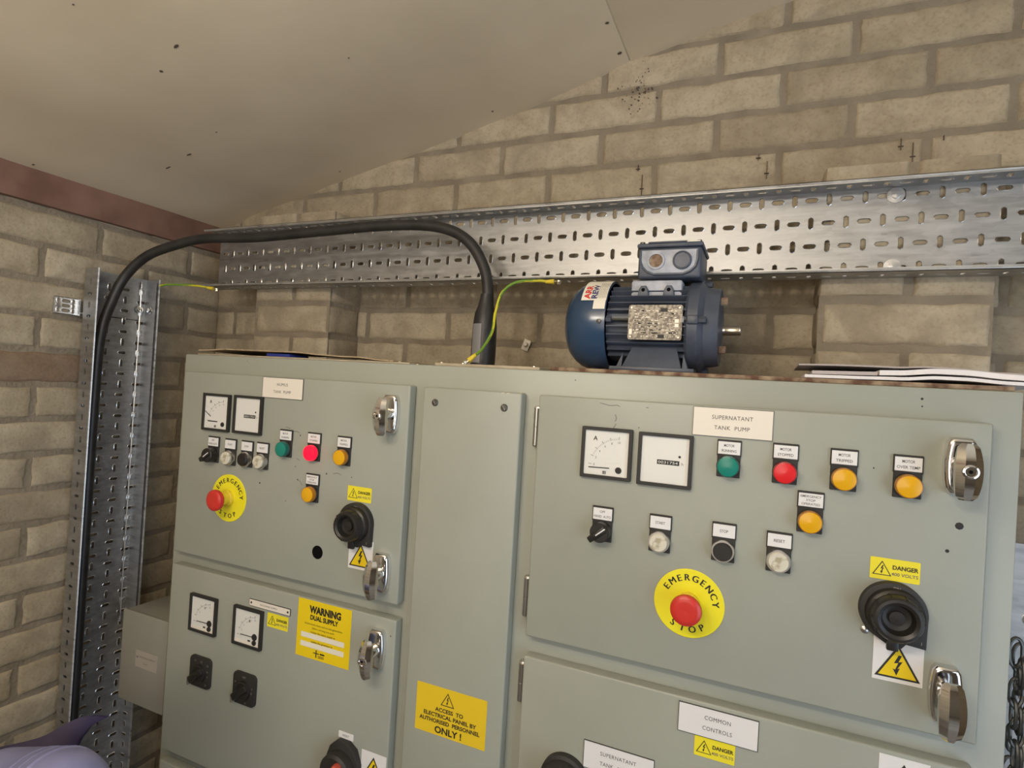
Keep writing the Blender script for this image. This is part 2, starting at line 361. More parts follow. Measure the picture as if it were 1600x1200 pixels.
# ceiling boards, sagging a little between their fixings
def ceiling_board(xa, xb, lab):
    mb = MB(); nx, ny = 26, 20; vs = []; fs = []
    for L in (0, 1):
        for iy in range(ny + 1):
            for ix in range(nx + 1):
                x = xa + (xb - xa) * ix / nx; y = YR + (WY + .0 - YR) * iy / ny
                sag = .010 * math.sin(2 * PI * (y - WY) / 1.2) * math.sin(PI * ix / nx) + .006 * noise.noise(Vector((x * 2, y * 2, 5)))
                vs.append((x, y, cz(x) + sag * min(1, (WY - y) * 3) + L * .012))
    N = (nx + 1) * (ny + 1)
    for L in (0, 1):
        for iy in range(ny):
            for ix in range(nx):
                q = L * N + iy * (nx + 1) + ix; f = [q, q + 1, q + nx + 2, q + nx + 1]
                fs.append(f if L else f[::-1])
    for iy in range(ny):
        for ix in (0, nx): q = iy * (nx + 1) + ix; fs.append([q, q + nx + 1, q + nx + 1 + N, q + N])
    mb.add(vs, fs, CEIL); return mb, lab
mb, _ = ceiling_board(-1.46, -.2895, '')
CO = mb.build('ceiling', kind='structure', origin=(-.8, 0, .5))
mb, _ = ceiling_board(-.2865, 1.66, ''); CO2 = mb.build('ceiling', kind='structure', origin=(.5, 0, .8))
# stains and nail heads on the board
def blob(mb, x, y, z, r, m, sx=1, sy=1, n=9, nz=-.0012):
    vs = [(x, y, z + nz)]
    for k in range(n):
        a = 2 * PI * k / n; q = r * (.7 + .5 * random.random()); vs.append((x + q * sx * math.cos(a), y + q * sy * math.sin(a), z + nz * .6 + .229 * q * sx * math.cos(a)))
    mb.add(vs, [[0, 1 + (k + 1) % n, 1 + k] for k in range(n)], m)
def ceil_at(x, y): # lowest visible surface of the board
    sagx = (x + 1.46) / (-.2895 + 1.46)
    if x > -.2895: sagx = (x + .2865) / (1.66 + .2865)
    return cz(x) + (.010 * math.sin(2 * PI * (y - WY) / 1.2) * math.sin(PI * sagx) + .006 * noise.noise(Vector((x * 2, y * 2, 5)))) * min(1, (WY - y) * 3)
mb = MB()
for x, y, r, sx in ((-.976, .653, .0055, 1), (-.907, .629, .005, 2), (-1.161, .849, .005, 2.2), (-.575, 1.12, .005, 1), (-.985, 1.12, .004, 1), (-1.052, .826, .003, 1), (-1.40, .684, .004, 1.5), (-1.245, .863, .004, 3), (-.30, 1.02, .006, 1), (-.302, .90, .004, 1), (-.30, 1.12, .006, 1.3), (-.95, .5, .003, 1), (-.7, .8, .0025, 1)):
    blob(mb, x, y, ceil_at(x, y), r * .62, PENCIL, sx)
mb.build('ceiling_stain', parent=CO, label='dark specks on the ceiling board')
mb = MB(); mb.box(XL, XL + .018, YR, WY - .002, .3285, .398, PLANK, .001); mb.build('trim_1', kind='structure', label='red brown timber plate under the ceiling')
# pencilled setting-out marks and the mould spots on the wall
mb = MB()
for x, z, v in ((-.249, .425, .020), (-.2585, .460, .006), (-.0188, .433, .016), (-.0343, .459, .006), (.1904, .457, .010), (.208, .4405, .017), (.2508, .4609, .004)):
    mb.box(x - .0005, x + .0005, WY - .0085, WY - .003, z - v, z + v, PENCIL)
    if v > .005: mb.box(x - .004, x + .004, WY - .0085, WY - .003, z - v * .4 - .0005, z - v * .4 + .0005, PENCIL)
mb.build('pencil_mark', parent=bpy.data.objects['wall_back'], label='dark pencilled crosses above the tray')
mb = MB()
for k in range(70):
    x = random.gauss(-.268, .014); z = random.gauss(.625, .022); r = random.uniform(.0004, .0017)
    mb.lathe((x, WY - .0035, z), (0, -1, 0), [(r * 1.2, 0), (r, .0025)], PENCIL, 6)
mb.build('mould_spot', parent=bpy.data.objects['wall_back'], label='black speckling at the gable edge')

# ------------------------------------------------------------------ cabinet
CX0, CX1, FY, DY, CT = -1.106, .268, .83, .81, .0308
CAB = thing('control_cabinet', ((CX0 + CX1) / 2, .94, FZ), 'long grey-green steel pump control cabinet covered in switches, meters and warning signs', 'electrical cabinet')
mb = MB(); mb.box(CX0, CX1, FY, 1.045, FZ, CT, PAINT, .003)
SC = INK
for x, z, r in ((-.93, .022, .0006), (.172, .017, .0012), (.1725, .008, .0008), (-.26, .018, .0007)): mb.lathe((x, FY, z), (0, -1, 0), [(r * 1.3, 0), (r, .0002)], SC, 7)
mb.build('enclosure', CAB)
def door(name, x0, x1, z0, z1, spots=(), scuffs=(), lab=None):
    mb = MB(); mb.box(x0, x1, DY, FY, z0, z1, PAINT, .0028, 3)
    for x, z, r in spots: mb.lathe((x, DY, z), (0, -1, 0), [(r * 1.25, 0), (r, .00025)], SC, 8)
    for pts in scuffs: mb.tube([(x, DY - .0001, z) for x, z in pts], .00045, GINK, 5)
    return mb.build(name, CAB, label=lab)
UL = door('door', -1.079, -.5365, -.3685, -.0052, [(-.856, -.205, .0014), (-.765, -.108, .001), (-.70, -.170, .0012), (-.765, -.188, .0012), (-1.02, -.045, .0008), (-.772, -.165, .0008), (-.79, -.23, .0008), (-.645, -.17, .0008), (-.54 - .02, -.29, .0006)],
          [[(-.782, -.103), (-.774, -.101), (-.766, -.104)], [(-.77, -.150), (-.763, -.153)], [(-.765, -.187), (-.757, -.192), (-.754, -.197)], [(-.685, -.168), (-.675, -.166), (-.667, -.169)], [(-.8, -.095), (-.789, -.098)]], 'upper left door, humus tank pump')
LL = door('door', -1.079, -.5365, -.7665, -.394, [(-.545, -.421, .001)], lab='lower left door with the dual supply warning')
door('door', -1.079, -.5365, -1.22, -.790)
UR = door('door', -.3085, .2362, -.3665, -.0068, [(.2096, -.1254, .0034), (.1996, -.1554, .0017), (-.158, -.044, .0006), (.165, -.085, .0006), (.1235, -.069, .0007)],
          [[(-.215, -.013), (-.20, -.016), (-.19, -.0145), (-.186, -.0165)], [(-.192, -.028), (-.190, -.034), (-.192, -.038)], [(-.190, -.041), (-.194, -.048), (-.196, -.053)], [(-.150, -.015), (-.146, -.0155)], [(.158, -.095), (.162, -.1), (.1655, -.098)]], 'upper right door, supernatant tank pump')
LR = door('door', -.3085, .2362, -1.22, -.396, lab='lower right door, common controls')
mb = MB(); mb.box(-.5105, -.3368, DY, FY, -1.22, -.0062, PAINT, .0028, 3)
for x in (-.3705, -.362): mb.tube([(x, DY - .0003, -.0085), (x + .005, DY - .0003, -.0078)], .0006, STICK, 5)
mb.build('cover_panel', CAB, label='narrow blank centre panel held by slotted screws')
for x in (-.4874, -.3645):
    mb = MB(); mb.lathe((x, DY, -.0303), (0, -1, 0), [(.0058, 0), (.0058, .0012), (.0046, .0024), (.0, .0026)], DARKSTEEL, 20, cap=False)
    mb.box(x - .0045, x + .0045, DY - .0028, DY - .0020, -.0309, -.0297, STEEL, rot=Matrix.Rotation(math.radians(60), 4, 'Y'))
    mb.build('panel_screw', CAB)
for z in (-.0556, -.3123, -.4406):
    mb = MB(); mb.box(-.3195, -.309, FY - .0115, FY, z - .031, z + .031, STEEL, .003)
    mb.lathe((-.3137, FY - .011, z - .028), (0, 0, 1), [(.0042, 0), (.0042, .027), (.0036, .0275), (.0036, .0285), (.0042, .029), (.0042, .056)], STEEL, 14)
    mb.build('hinge', CAB)

def bolt_sym(mb, cx, cz_, s, y, m):   # lightning arrow
    P = [(.02, .5), (-.16, .08), (.02, .12), (-.10, -.22), (-.20, -.18), (-.04, -.5), (.10, -.12), (.0, -.17), (.20, .22), (.03, .17), (.16, .5)]
    P = [(cx + a * s, cz_ + b * s) for a, b in P]
    mb.add([(a, y, b) for a, b in P], [list(range(len(P)))[::-1]], m)
def tri_sym(mb, cx, cz_, s, y, mo, mi, th=.09):  # triangle of side s centred on its box
    h = s * .866
    def tri(k): return [(cx - s / 2 * k, cz_ - h / 2 + h / 3 * (1 - k)), (cx + s / 2 * k, cz_ - h / 2 + h / 3 * (1 - k)), (cx, cz_ - h / 2 + h / 3 + h * 2 / 3 * k)]
    for k, m, dy in ((1, mo, 0), (1 - th * 2.2, mi, -.0001)):
        t = tri(k); mb.add([(a, y + dy, b) for a, b in t], [[0, 1, 2]], m)
    bolt_sym(mb, cx, cz_ - h * .10, s * .52, y - .0002, mo)
def sign(name, cx, cz_, w_, h, face, lab=None, back=None, th=.0012, r=.0, parent=None):
    mb = MB(); pts = rrect(cx, cz_, w_, h, r, 3) if r else [(cx - w_ / 2, cz_ - h / 2), (cx + w_ / 2, cz_ - h / 2), (cx + w_ / 2, cz_ + h / 2), (cx - w_ / 2, cz_ + h / 2)]
    if back: mb.prism(pts, DY - th, DY, back); pts = [((x - cx) * (1 - .0016 / w_) + cx, (z - cz_) * (1 - .0016 / h) + cz_) for x, z in pts]; mb.prism(pts, DY - th - .0001, DY - th * .5, face)
    else: mb.prism(pts, DY - th, DY, face)
    return mb, DY - th - .0003
def nameplate(cx, cz_, lines, lab, h=.0385, face=CREAM, ls=.0135, th=.0054):
    mb, y = sign('n', cx, cz_, .0985, h, face, back=DARKSTEEL, th=.0016)
    mb.build('nameplate', CAB, label=lab); p = bpy.data.objects[list(WL)[-1]]
    t = MB()
    for i, (s, wd) in enumerate(lines): t.text(s, cx, cz_ + ls / 2 * (len(lines) - 1) - ls * i, y, LINK, h=th, w=wd, sp=1.1)
    t.build('lettering', p)
nameplate(-.0373, -.0281, [('SUPERNATANT', .050), ('TANK  PUMP', .0435)], 'cream plate reading supernatant tank pump')
nameplate(-.8134, -.0254, [('HUMUS', .026), ('TANK  PUMP', .0425)], 'cream plate reading humus tank pump')
nameplate(-.0341, -.4209, [('COMMON', .032), ('CONTROLS', .036)], 'white plate reading common controls', face=WHITE)
nameplate(-.1596, -.5092, [('SUPERNATANT', .050), ('TANK  ALARMS', .050)], 'white plate cut off by the bottom of the view', face=WHITE)
def danger(cx, cz_, lab=None):
    mb, y = sign('d', cx, cz_, .050, .0253, YEL, th=.0005, r=.0012); p = mb.build('danger_sticker', CAB, label=lab)
    t = MB(); tri_sym(t, cx - .0128, cz_ + .0008, .0195, y, INK, YEL, .075)
    t.text('DANGER', cx + .0105, cz_ + .0032, y, INK, h=.0048, w=.0255, bold=.03); t.text('400 VOLTS', cx + .0100, cz_ - .0046, y, GINK, h=.0038, w=.0265, bold=.012)
    t.build('lettering', p)
danger(.1502, -.1862, 'yellow danger 400 volts sticker above the right isolator')
danger(-.6259, -.1966, 'yellow danger 400 volts sticker above the left isolator')
danger(-.0362, -.4536, 'yellow danger 400 volts sticker under the common controls plate')
danger(-.7906, -.4505, 'yellow danger 400 volts sticker under the screwed strip')
def shock(cx, cz_, lab=None):
    mb, y = sign('s', cx, cz_, .050, .0505, WHITE, th=.0005); p = mb.build('shock_sticker', CAB, label=lab)
    t = MB(); tri_sym(t, cx, cz_ - .001, .0455, y, INK, YEL3, .075); t.build('symbol', p)
shock(.1581, -.2908, 'white sticker with yellow shock triangle below the right isolator')
shock(-.6157, -.2985, 'white sticker with yellow shock triangle below the left isolator')
shock(.1700, -.4264, 'white sticker with yellow shock triangle cut off by the bottom edge')
shock(-.5632, -.6445, 'white sticker with yellow shock triangle beside the red-levered switch')
# dual supply warning and access sign
cx, cz_ = -.6850, -.4464
mb, y = sign('w', cx, cz_, .118, .1015, YEL3, th=.0006); p = mb.build('dual_supply_sign', CAB, label='yellow warning dual supply sign')
t = MB(); t.text('WARNING', cx + .002, cz_ + .0355, y, INK, h=.0120, w=.070, bold=.055); t.text('DUAL SUPPLY', cx + .001, cz_ + .0215, y, INK, h=.0082, w=.0620, bold=.045)
t.text('Isolate both mains and on-site generators', cx, cz_ + .0095, y, INK, h=.0034, w=.083); t.text('before carrying out work', cx, cz_ + .0030, y, INK, h=.0034, w=.049)
t.text('Isolate the mains supply at', cx, cz_ - .0040, y - .0003, INK, h=.0034, w=.054); t.text('Isolate the generator at', cx - .001, cz_ - .0205, y - .0003, INK, h=.0034, w=.047)
for z in (-.0115, -.0275): t.box(cx - .049, cx + .047, y, y + .0002, cz_ + z - .0045, cz_ + z + .0045, STICK)
t.box(cx - .0135, cx - .0115, y, y + .0002, cz_ - .0465, cz_ - .0335, INK); t.box(cx - .019, cx - .006, y, y + .0002, cz_ - .0400, cz_ - .0385, INK)
t.box(cx - .004, cx + .006, y, y + .0002, cz_ - .0400, cz_ - .0375, INK); t.box(cx - .008, cx + .005, y, y + .0002, cz_ - .0435, cz_ - .0425, INK); t.box(cx - .008, cx + .005, y, y + .0002, cz_ - .0460, cz_ - .0450, INK)
t.build('lettering', p)
cx, cz_ = -.4255, -.5169
mb, y = sign('a', cx, cz_, .1253, .0757, YEL2, th=.0006); p = mb.build('access_sign', CAB, label='amber yellow sign restricting access to authorised personnel')
t = MB(); tri_sym(t, cx - .0055, cz_ + .0215, .0245, y, INK, YEL2, .085)
for s, wd, h, z, dx in (('ACCESS  TO', .050, .0062, .0030, -.002), ('ELECTRICAL PANEL BY', .094, .0062, -.0065, -.0005), ('AUTHORISED  PERSONNEL', .108, .0062, -.0160, -.001), ('ONLY !', .048, .0102, -.0285, -.002)):
    t.text(s, cx + dx, cz_ + z, y, INK, h=h, w=wd, bold=.03)
t.build('lettering', p)
# screwed strip and reset strip
cx, cz_ = -.8113, -.4275
mb, y = sign('st', cx, cz_, .1006, .0128, CREAM, back=DARKSTEEL, th=.0016)
for dx in (-.0445, .0445): mb.lathe((cx + dx, DY - .0016, cz_), (0, -1, 0), [(.0021, 0), (.0018, .0008)], DARKSTEEL, 12)
p = mb.build('label_strip', CAB, label='narrow cream strip held by two screws'); t = MB(); t.text('INCOMING SUPPLY', cx - .001, cz_, y, GINK, h=.0032, w=.042); t.build('lettering', p)
mb, y = sign('rs', -.6224, -.6077, .031, .0108, WHITE, th=.0008); p = mb.build('label_strip', CAB, label='small white strip above the red-levered switch'); t = MB(); t.text('RESET', -.6224, -.6077, y, GINK, h=.0035, w=.013); t.build('lettering', p)

# --- meters
def meter(cx, cz_, kind, lab=None):
    S = .0725; y0 = DY - .006
    mb = MB(); ring = rrect(cx, cz_, S, S, .0015, 2); inn = rrect(cx, cz_, S - .0095, S - .0095, .0012, 2); n = len(ring)
    vs = [(x, y0, z) for x, z in ring] + [(x, y0, z) for x, z in inn] + [(x, y0 + .0045, z) for x, z in inn] + [(x, DY, z) for x, z in ring]
    fs = []
    for k in range(n):
        q = (k + 1) % n; fs += [[k, q, n + q, n + k], [n + k, n + q, 2 * n + q, 2 * n + k], [q, k, 3 * n + k, 3 * n + q]]
    mb.add(vs, fs, BLACKM); p = mb.build('hour_meter' if kind == 'h' else 'panel_meter', CAB, label=lab)
    d = MB(); yd = y0 + .0030; w2 = S / 2 - .0047
    d.box(cx - w2, cx + w2, yd, yd + .001, cz_ - w2, cz_ + w2, DIAL)
    y = yd - .0002
    if kind == 'h':
        d.box(cx - .010, cx + .0195, y, y + .0004, cz_ - .0058, cz_ + .0005, INK)
        d.text('0031754', cx + .0045, cz_ - .0026, y - .0002, DIAL, h=.0036, w=.026)
        d.text('h', cx + .0235, cz_ - .003, y, GINK, h=.0045)
        d.lathe((cx + .0195, y, cz_ + .0062), (0, -1, 0), [(.0017, 0), (.0015, .0003)], INK, 12)
        d.lathe((cx + .008, y + .0001, cz_ + .017), (0, -1, 0), [(.0008, 0), (.0008, .0001)], CLEAR, 8); d.lathe((cx + .026, y + .0001, cz_ + .011), (0, -1, 0), [(.001, 0), (.001, .0001)], CLEAR, 8)
        if kind == 'h': d.box(cx - w2 + .003, cx - w2 + .0035, y, y + .0002, cz_ - w2 + .004, cz_ + w2 - .004, CLEAR)
    else:
        ox, oz = cx + .019, cz_ - .0195           # dial pivot
        rad = .040
        for i in range(26):
            a = math.radians(176 - 84 * i / 25); L = .004 if i % 5 == 0 else .0018
            p0 = (ox + rad * math.cos(a), oz + rad * math.sin(a)); p1 = (ox + (rad + L) * math.cos(a), oz + (rad + L) * math.sin(a))
            if i % 5 == 0 or i > 4: d.tube([(p0[0], y, p0[1]), (p1[0], y, p1[1])], .00022 if i % 5 else .0004, GINK, 4)
        for i, s in enumerate(('0', '2', '4', '6', '8', '10')):
            if kind == 'v' and i in (1, 3): continue
            a = math.radians(176 - 84 * i / 5); d.text(s, ox + (rad - .004) * math.cos(a), oz + (rad - .004) * math.sin(a), y, GINK, h=.0032)
        if kind == 'v' or kind == 'v2':
            d.text('V' if kind == 'v' else 'A', cx + .004, cz_ + .013, y, INK, h=.0052, bold=.02)
            d.tube([(cx - .016, y - .0004, cz_ - .0155), (cx + .014, y - .0004, cz_ - .0150)], .0007, INK, 6)
            d.lathe((cx + .0185, y, cz_ - .0145), (0, -1, 0), [(.0062, 0), (.0056, .0014)], INK, 24)
            d.lathe((cx + .0185, y, cz_ - .0250), (0, -1, 0), [(.0050, 0), (.0044, .0018)], INK, 24)
            d.box(cx + .002, cx + .008, y, y + .0002, cz_ - .0255, cz_ - .0225, INK)
            d.text('60688-2', cx - .013, cz_ - .0205, y, CLEAR, h=.0028, w=.016)
            d.box(cx - w2, cx + w2, y - .0001, y + .0006, cz_ - w2, cz_ - w2 + .0055, CREAM)
        else:
            d.text('A', cx - .0165, cz_ + .0205, y, INK, h=.0062, bold=.02)
            if kind == 'a':
                d.tube([(cx - .0245, y - .0004, cz_ - .0215), (cx + .0055, y - .0004, cz_ - .0205)], .0007, INK, 6)
                d.tube([(cx - .001, y, cz_ - .031), (cx - .001 + .0015, y, cz_ - .014), (cx + .018, y, cz_ - .012)], .00018, CLEAR, 4)
            else:
                d.tube([(cx - .030, y - .0004, cz_ + .001), (cx - .015, y - .0004, cz_ - .0085)], .0006, INK, 6)
                d.box(cx - .022, cx + .004, y, y + .0003, cz_ - .019, cz_ - .0168, INK)
            d.lathe((cx + .0185, y, cz_ - .0225), (0, -1, 0), [(.0046, 0), (.0042, .0012)], INK, 24)
            d.box(cx - .004, cx + .001, y, y + .0002, cz_ - .0295, cz_ - .025, GINK)
            d.text('IEC 51', cx - .018, cz_ - .0285, y, CLEAR, h=.003, w=.014)
    d.build('dial', p)
meter(-.2011, -.0837, 'a', 'ammeter left of the hour meter on the right door'); meter(-.1201, -.0850, 'h', 'hour meter reading 0031754 on the right door')
meter(-.9774, -.0815, 'b', 'ammeter on the upper left door'); meter(-.8936, -.0805, 'h', 'hour meter on the upper left door')
meter(-.9784, -.4755, 'v', 'leftmost voltmeter on the lower left door'); meter(-.8601, -.4747, 'v2', 'ammeter overlapping the cream strip')

# --- pilot devices
def device(cx, zl, zb, kind, lines, lab, lens=None, rim=None):
    """label plate centred at zl, lamp or button centred at zb"""
    mb = MB()
    mb.box(cx - .0149, cx + .0149, DY - .0035, DY, zl - .0106, zl + .0106, BLACKM, .0006, 1)
    mb.box(cx - .0142, cx + .0142, DY - .0032, DY, zb - .0146, zl - .009, BLACKM, .0006, 1)
    nm = {'lamp': 'indicator_lamp', 'lit': 'indicator_lamp', 'sel': 'selector_switch', 'push': 'push_button'}[kind]
    if kind in ('lamp', 'lit'): mb.lathe((cx, DY - .003, zb), (0, -1, 0), [(.0146, 0), (.0146, .0035), (.0140, .0042)], BLACKM, 36)
    else: mb.lathe((cx, DY - .003, zb), (0, -1, 0), [(.0143, 0), (.0143, .006), (.0138, .0078), (.0118, .0078)], STEEL if kind == 'push' else BLACK, 36)
    p = mb.build(nm, CAB, label=lab)
    l = MB(); l.box(cx - .0136, cx + .0136, DY - .0042, DY - .003, zl - .0082, zl + .0082, WHITE, .0003, 1)
    n = len(lines); lh = {1: .0038, 2: .0035, 3: .0029}[n]; ls = {1: 0, 2: .0068, 3: .0047}[n]
    for i, s in enumerate(lines): l.text(s, cx, zl + ls / 2 * (n - 1) - ls * i, DY - .0044, LINK, h=lh, w=min(.0245, len(s) * .00255), bold=.004)
    l.build('label_plate', p)
    b = MB()
    if kind in ('lamp', 'lit'):
        b.lathe((cx, DY - .0065, zb), (0, -1, 0), [(.0138, 0), (.0138, .0055), (.0130, .0080), (.0122, .0082), (.0060, .0094), (.0, .0098)], lens, 40, mats=[rim, rim, rim, lens, lens], cap=False)
        b.build('lens', p)
    elif kind == 'push':
        b.lathe((cx, DY - .0095, zb), (0, -1, 0), [(.0119, 0), (.0119, .0040), (.0110, .0052), (.0, .0052)], lens, 36, cap=False)
        b.build('button_cap', p)
    else:
        b.lathe((cx, DY - .0095, zb), (0, -1, 0), [(.0140, 0), (.0137, .0075), (.0125, .0090), (.0, .0090)], BLACK, 36, cap=False)
        q = math.radians(rim); rot = Matrix.Rotation(-q, 4, 'Y')
        b.box(cx - .0185, cx + .0110, DY - .0215, DY - .011, zb - .0045, zb + .0045, BLACK, .0018, 2, rot=rot, about=(cx, DY - .02, zb))
        b.box(cx - .005, cx + .0115, DY - .0219, DY - .0213, zb - .0008, zb + .0008, WHITE, rot=rot, about=(cx, DY - .02, zb))
        b.build('knob', p)
G = 'green lamp marked motor running on the %s door'
device(-.0389, -.0607, -.0840, 'lamp', ['MOTOR', 'RUNNING'], G % 'right', RUBGREEN, GRNR)
device(.0277, -.0591, -.0845, 'lamp', ['MOTOR', 'STOPPED'], 'red lamp marked motor stopped on the right door', REDL, REDR)
device(.0921, -.0597, -.0850, 'lamp', ['MOTOR', 'TRIPPED'], 'amber lamp marked motor tripped on the right door', AMB, AMBR)
device(.1574, -.0606, -.0855, 'lamp', ['MOTOR', 'OVER TEMP'], 'amber lamp marked motor over temp', AMB, AMBR)
device(.0586, -.1156, -.1413, 'lamp', ['EMERGENCY', 'STOP', 'OPERATED'], 'amber lamp marked emergency stop operated on the right door', AMB, AMBR)
device(-.2010, -.1695, -.1935, 'sel', ['OFF', 'HAND  AUTO'], 'black hand off auto selector on the right door', None, 40)
device(-.1207, -.1699, -.1951, 'push', ['START'], 'ivory start button on the right door', BUTW)
device(-.0394, -.1687, -.1938, 'push', ['STOP'], 'black stop button on the right door', BLACK)
device(.0262, -.1708, -.1956, 'push', ['RESET'], 'ivory reset button on the right door', BUTW)
device(-.9800, -.1392, -.1645, 'sel', ['OFF', 'HAND AUTO'], 'black selector on the upper left door', None, 35)
device(-.9340, -.1399, -.1655, 'push', ['START'], 'worn ivory start button on the left door', BUTW)
device(-.8905, -.1396, -.1640, 'push', ['STOP'], 'black stop button on the left door', BLACK)
device(-.8510, -.1393, -.1640, 'push', ['RESET'], 'ivory reset button on the left door', BUTW)
device(-.7960, -.1106, -.1352, 'lamp', ['MOTOR', 'RUNNING'], G % 'left', RUBGREEN, GRNR)
device(-.7300, -.1105, -.1355, 'lit', ['MOTOR', 'STOPPED'], 'glowing red lamp marked motor stopped on the left door', REDLIT, REDLIT)
device(-.6630, -.1111, -.1365, 'lamp', ['MOTOR', 'TRIPPED'], 'amber lamp marked motor tripped on the left door', AMB, AMBR)
device(-.7280, -.1835, -.2086, 'lamp', ['EMERGENCY', 'STOP', 'OPERATED'], 'amber lamp on its own below the glowing red one', AMB, AMBR)

# --- emergency stops
def estop(cx, cz_, lab, prot=.036):
    mb = MB(); mb.lathe((cx, DY, cz_), (0, -1, 0), [(.0452, 0), (.0452, .0012), (.0446, .0016), (.0, .0016)], EYEL, 64, cap=False)
    mb.lathe((cx, DY - .0016, cz_), (0, -1, 0), [(.0150, 0), (.0150, .006), (.0138, .0075), (.0110, .0078), (.0110, .018)], YLUG, 32)
    p = mb.build('emergency_stop', CAB, label=lab)
    t = MB(); yy = DY - .0019
    for s, a0, a1, rr, flip in (('EMERGENCY', 148, 8, .0345, 0), ('STOP', 237, 303, .0335, 1)):
        for i, ch in enumerate(s):
            a = math.radians(a0 + (a1 - a0) * i / (len(s) - 1)); rot = a - PI / 2 if not flip else a + PI / 2
            for e in (-.0004, 0, .0004): t.text(ch, cx + rr * math.cos(a) + e * math.cos(rot), cz_ + rr * math.sin(a) + e * math.sin(rot), yy - e * .1, INK, h=.0088, rot=rot)
    t.build('lettering', p)
    b = MB(); q = prot
    b.lathe((cx, DY - q + .014, cz_), (0, -1, 0), [(.0125, 0), (.0165, .002), (.0192, .004), (.0200, .0075), (.0192, .0115), (.0160, .0140), (.0120, .0146), (.0, .0138)], ERED, 48, cap=False)
    b.build('mushroom_button', p)
estop(-.0785, -.2712, 'round yellow emergency stop with red mushroom button on the right door')
estop(-.9322, -.2430, 'round yellow emergency stop with red mushroom button on the left door', .037)

# --- isolators
def isolator(cx, cz_, lab):
    mb = MB(); R0 = .0345; pts = []
    for k in range(33):
        a = math.radians(-8 + 250 * k / 32)
        pts.append((cx + R0 * math.cos(a), cz_ + R0 * math.sin(a)))
    pts += [(cx - .003, cz_ - .0385), (cx + .010, cz_ - .0395), (cx + .014, cz_ - .034), (cx + .0335, cz_ - .036)]
    mb.prism(pts, DY - .010, DY, BLACKM, .0015)
    p = mb.build('isolator_switch', CAB, label=lab)
    t = MB(); t.text('ON', cx + .002, cz_ + .0285, DY - .0103, PEARL, h=.0035); t.text('I', cx + .0285, cz_ - .029, DY - .0103, PEARL, h=.004); t.box(cx - .0005, cx + .006, DY - .0103, DY - .0100, cz_ - .0365, cz_ - .031, GINK)
    t.build('lettering', p)
    b = MB(); b.lathe((cx + .001, DY - .010, cz_ - .001), (0, -1, 0), [(.0300, 0), (.0290, .008), (.0270, .0095), (.0262, .010), (.0255, .021), (.0235, .0245), (.0205, .025), (.0170, .0230), (.0140, .0140), (.0085, .0130), (.0080, .0160), (.0, .0165)], BLACK, 48, cap=False)
    for k in range(10):
        a = 2 * PI * k / 10; b.tube([(cx + .001 + .0258 * math.cos(a), DY - .020, cz_ - .001 + .0258 * math.sin(a)), (cx + .001 + .0252 * math.cos(a), DY - .031, cz_ - .001 + .0252 * math.sin(a))], .0016, BLACK, 6)
    b.box(cx - .006, cx + .006, DY - .016, DY - .010, cz_ - .042, cz_ - .026, BLACK, .0015); b.build('rotary_knob', p)
isolator(.1495, -.2335, 'black rotary isolator on the right door')
isolator(-.6265, -.2450, 'black rotary isolator on the left door')
mb = MB(); mb.lathe((.1234, DY, -.2613), (0, -1, 0), [(.0046, 0), (.0044, .0015), (.0025, .0026), (.0, .0028)], STEEL, 18, cap=False); mb.build('panel_screw', CAB)
mb = MB(); mb.lathe((-.7091, DY, -.3100), (0, -1, 0), [(.0118, 0), (.0118, .0004), (.0105, .0008), (.0, .0008)], HOLE, 28, cap=False); mb.build('door_hole', CAB, label='round black hole on the left door')  # flat dark disc stands in for the black inside of a hole
# red-levered switch at the bottom of the left door
mb = MB(); cx, cz_ = -.6230, -.661
mb.prism([(cx - .030, cz_ - .05), (cx + .036, cz_ - .05), (cx + .036, cz_ + .015), (cx + .026, cz_ + .038), (cx + .010, cz_ + .048), (cx - .010, cz_ + .048), (cx - .024, cz_ + .036), (cx - .034, cz_ + .008)], DY - .012, DY, BLACKM, .002)
p = mb.build('changeover_switch', CAB, label='large black switch with a red lever')
b = MB(); b.lathe((cx, DY - .012, cz_ + .004), (0, -1, 0), [(.031, 0), (.030, .014), (.026, .018), (.0, .018)], BLACKM, 40, cap=False)
b.build('hub', p)
b = MB(); b.box(cx - .007, cx + .007, DY - .044, DY - .028, cz_ - .040, cz_ + .030, REDP, .005, 3, rot=Matrix.Rotation(math.radians(24), 4, 'Y')); b.build('lever', p, label='red lever')
t = MB(); t.text('O', cx + .030, cz_ + .012, DY - .0123, PEARL, h=.005); t.text('I', cx + .030, cz_ + .0, DY - .0123, PEARL, h=.005); t.build('lettering', p)
# small cam selectors with square escutcheons
def cam(cx, cz_, marks, lab):
    mb = MB(); mb.prism(rrect(cx, cz_, .0565, .0585, .009, 4), DY - .005, DY, BLACKM, .0012); p = mb.build('cam_switch', CAB, label=lab)
    t = MB()
    for s, dx, dz in marks: t.text(s, cx + dx, cz_ + dz, DY - .0053, PEARL, h=.0036)
    t.build('lettering', p)
    b = MB(); b.lathe((cx, DY - .005, cz_ - .002), (0, -1, 0), [(.0175, 0), (.0165, .004), (.0150, .005), (.0, .005)], BLACK, 32, cap=False)
    b.box(cx - .026, cx + .016, DY - .0145, DY - .0055, cz_ - .0085, cz_ + .0050, BLACK, .003, 2, rot=Matrix.Rotation(math.radians(-38), 4, 'Y'), about=(cx, DY, cz_ - .002))
    b.build('knob', p)
    b2 = MB(); b2.box(cx - .0265, cx - .0238, DY - .011, DY - .004, cz_ - .0285, cz_ - .0120, STEEL, .0008); b2.build('pointer_blade', p, label='bright metal edge')
cam(-.9760, -.5865, [('L1', -.012, .021), ('L2', .004, .021), ('L3', .021, .017), ('N', .021, .005), ('0', .022, -.004), ('31', .018, -.021)], 'left square black cam switch')
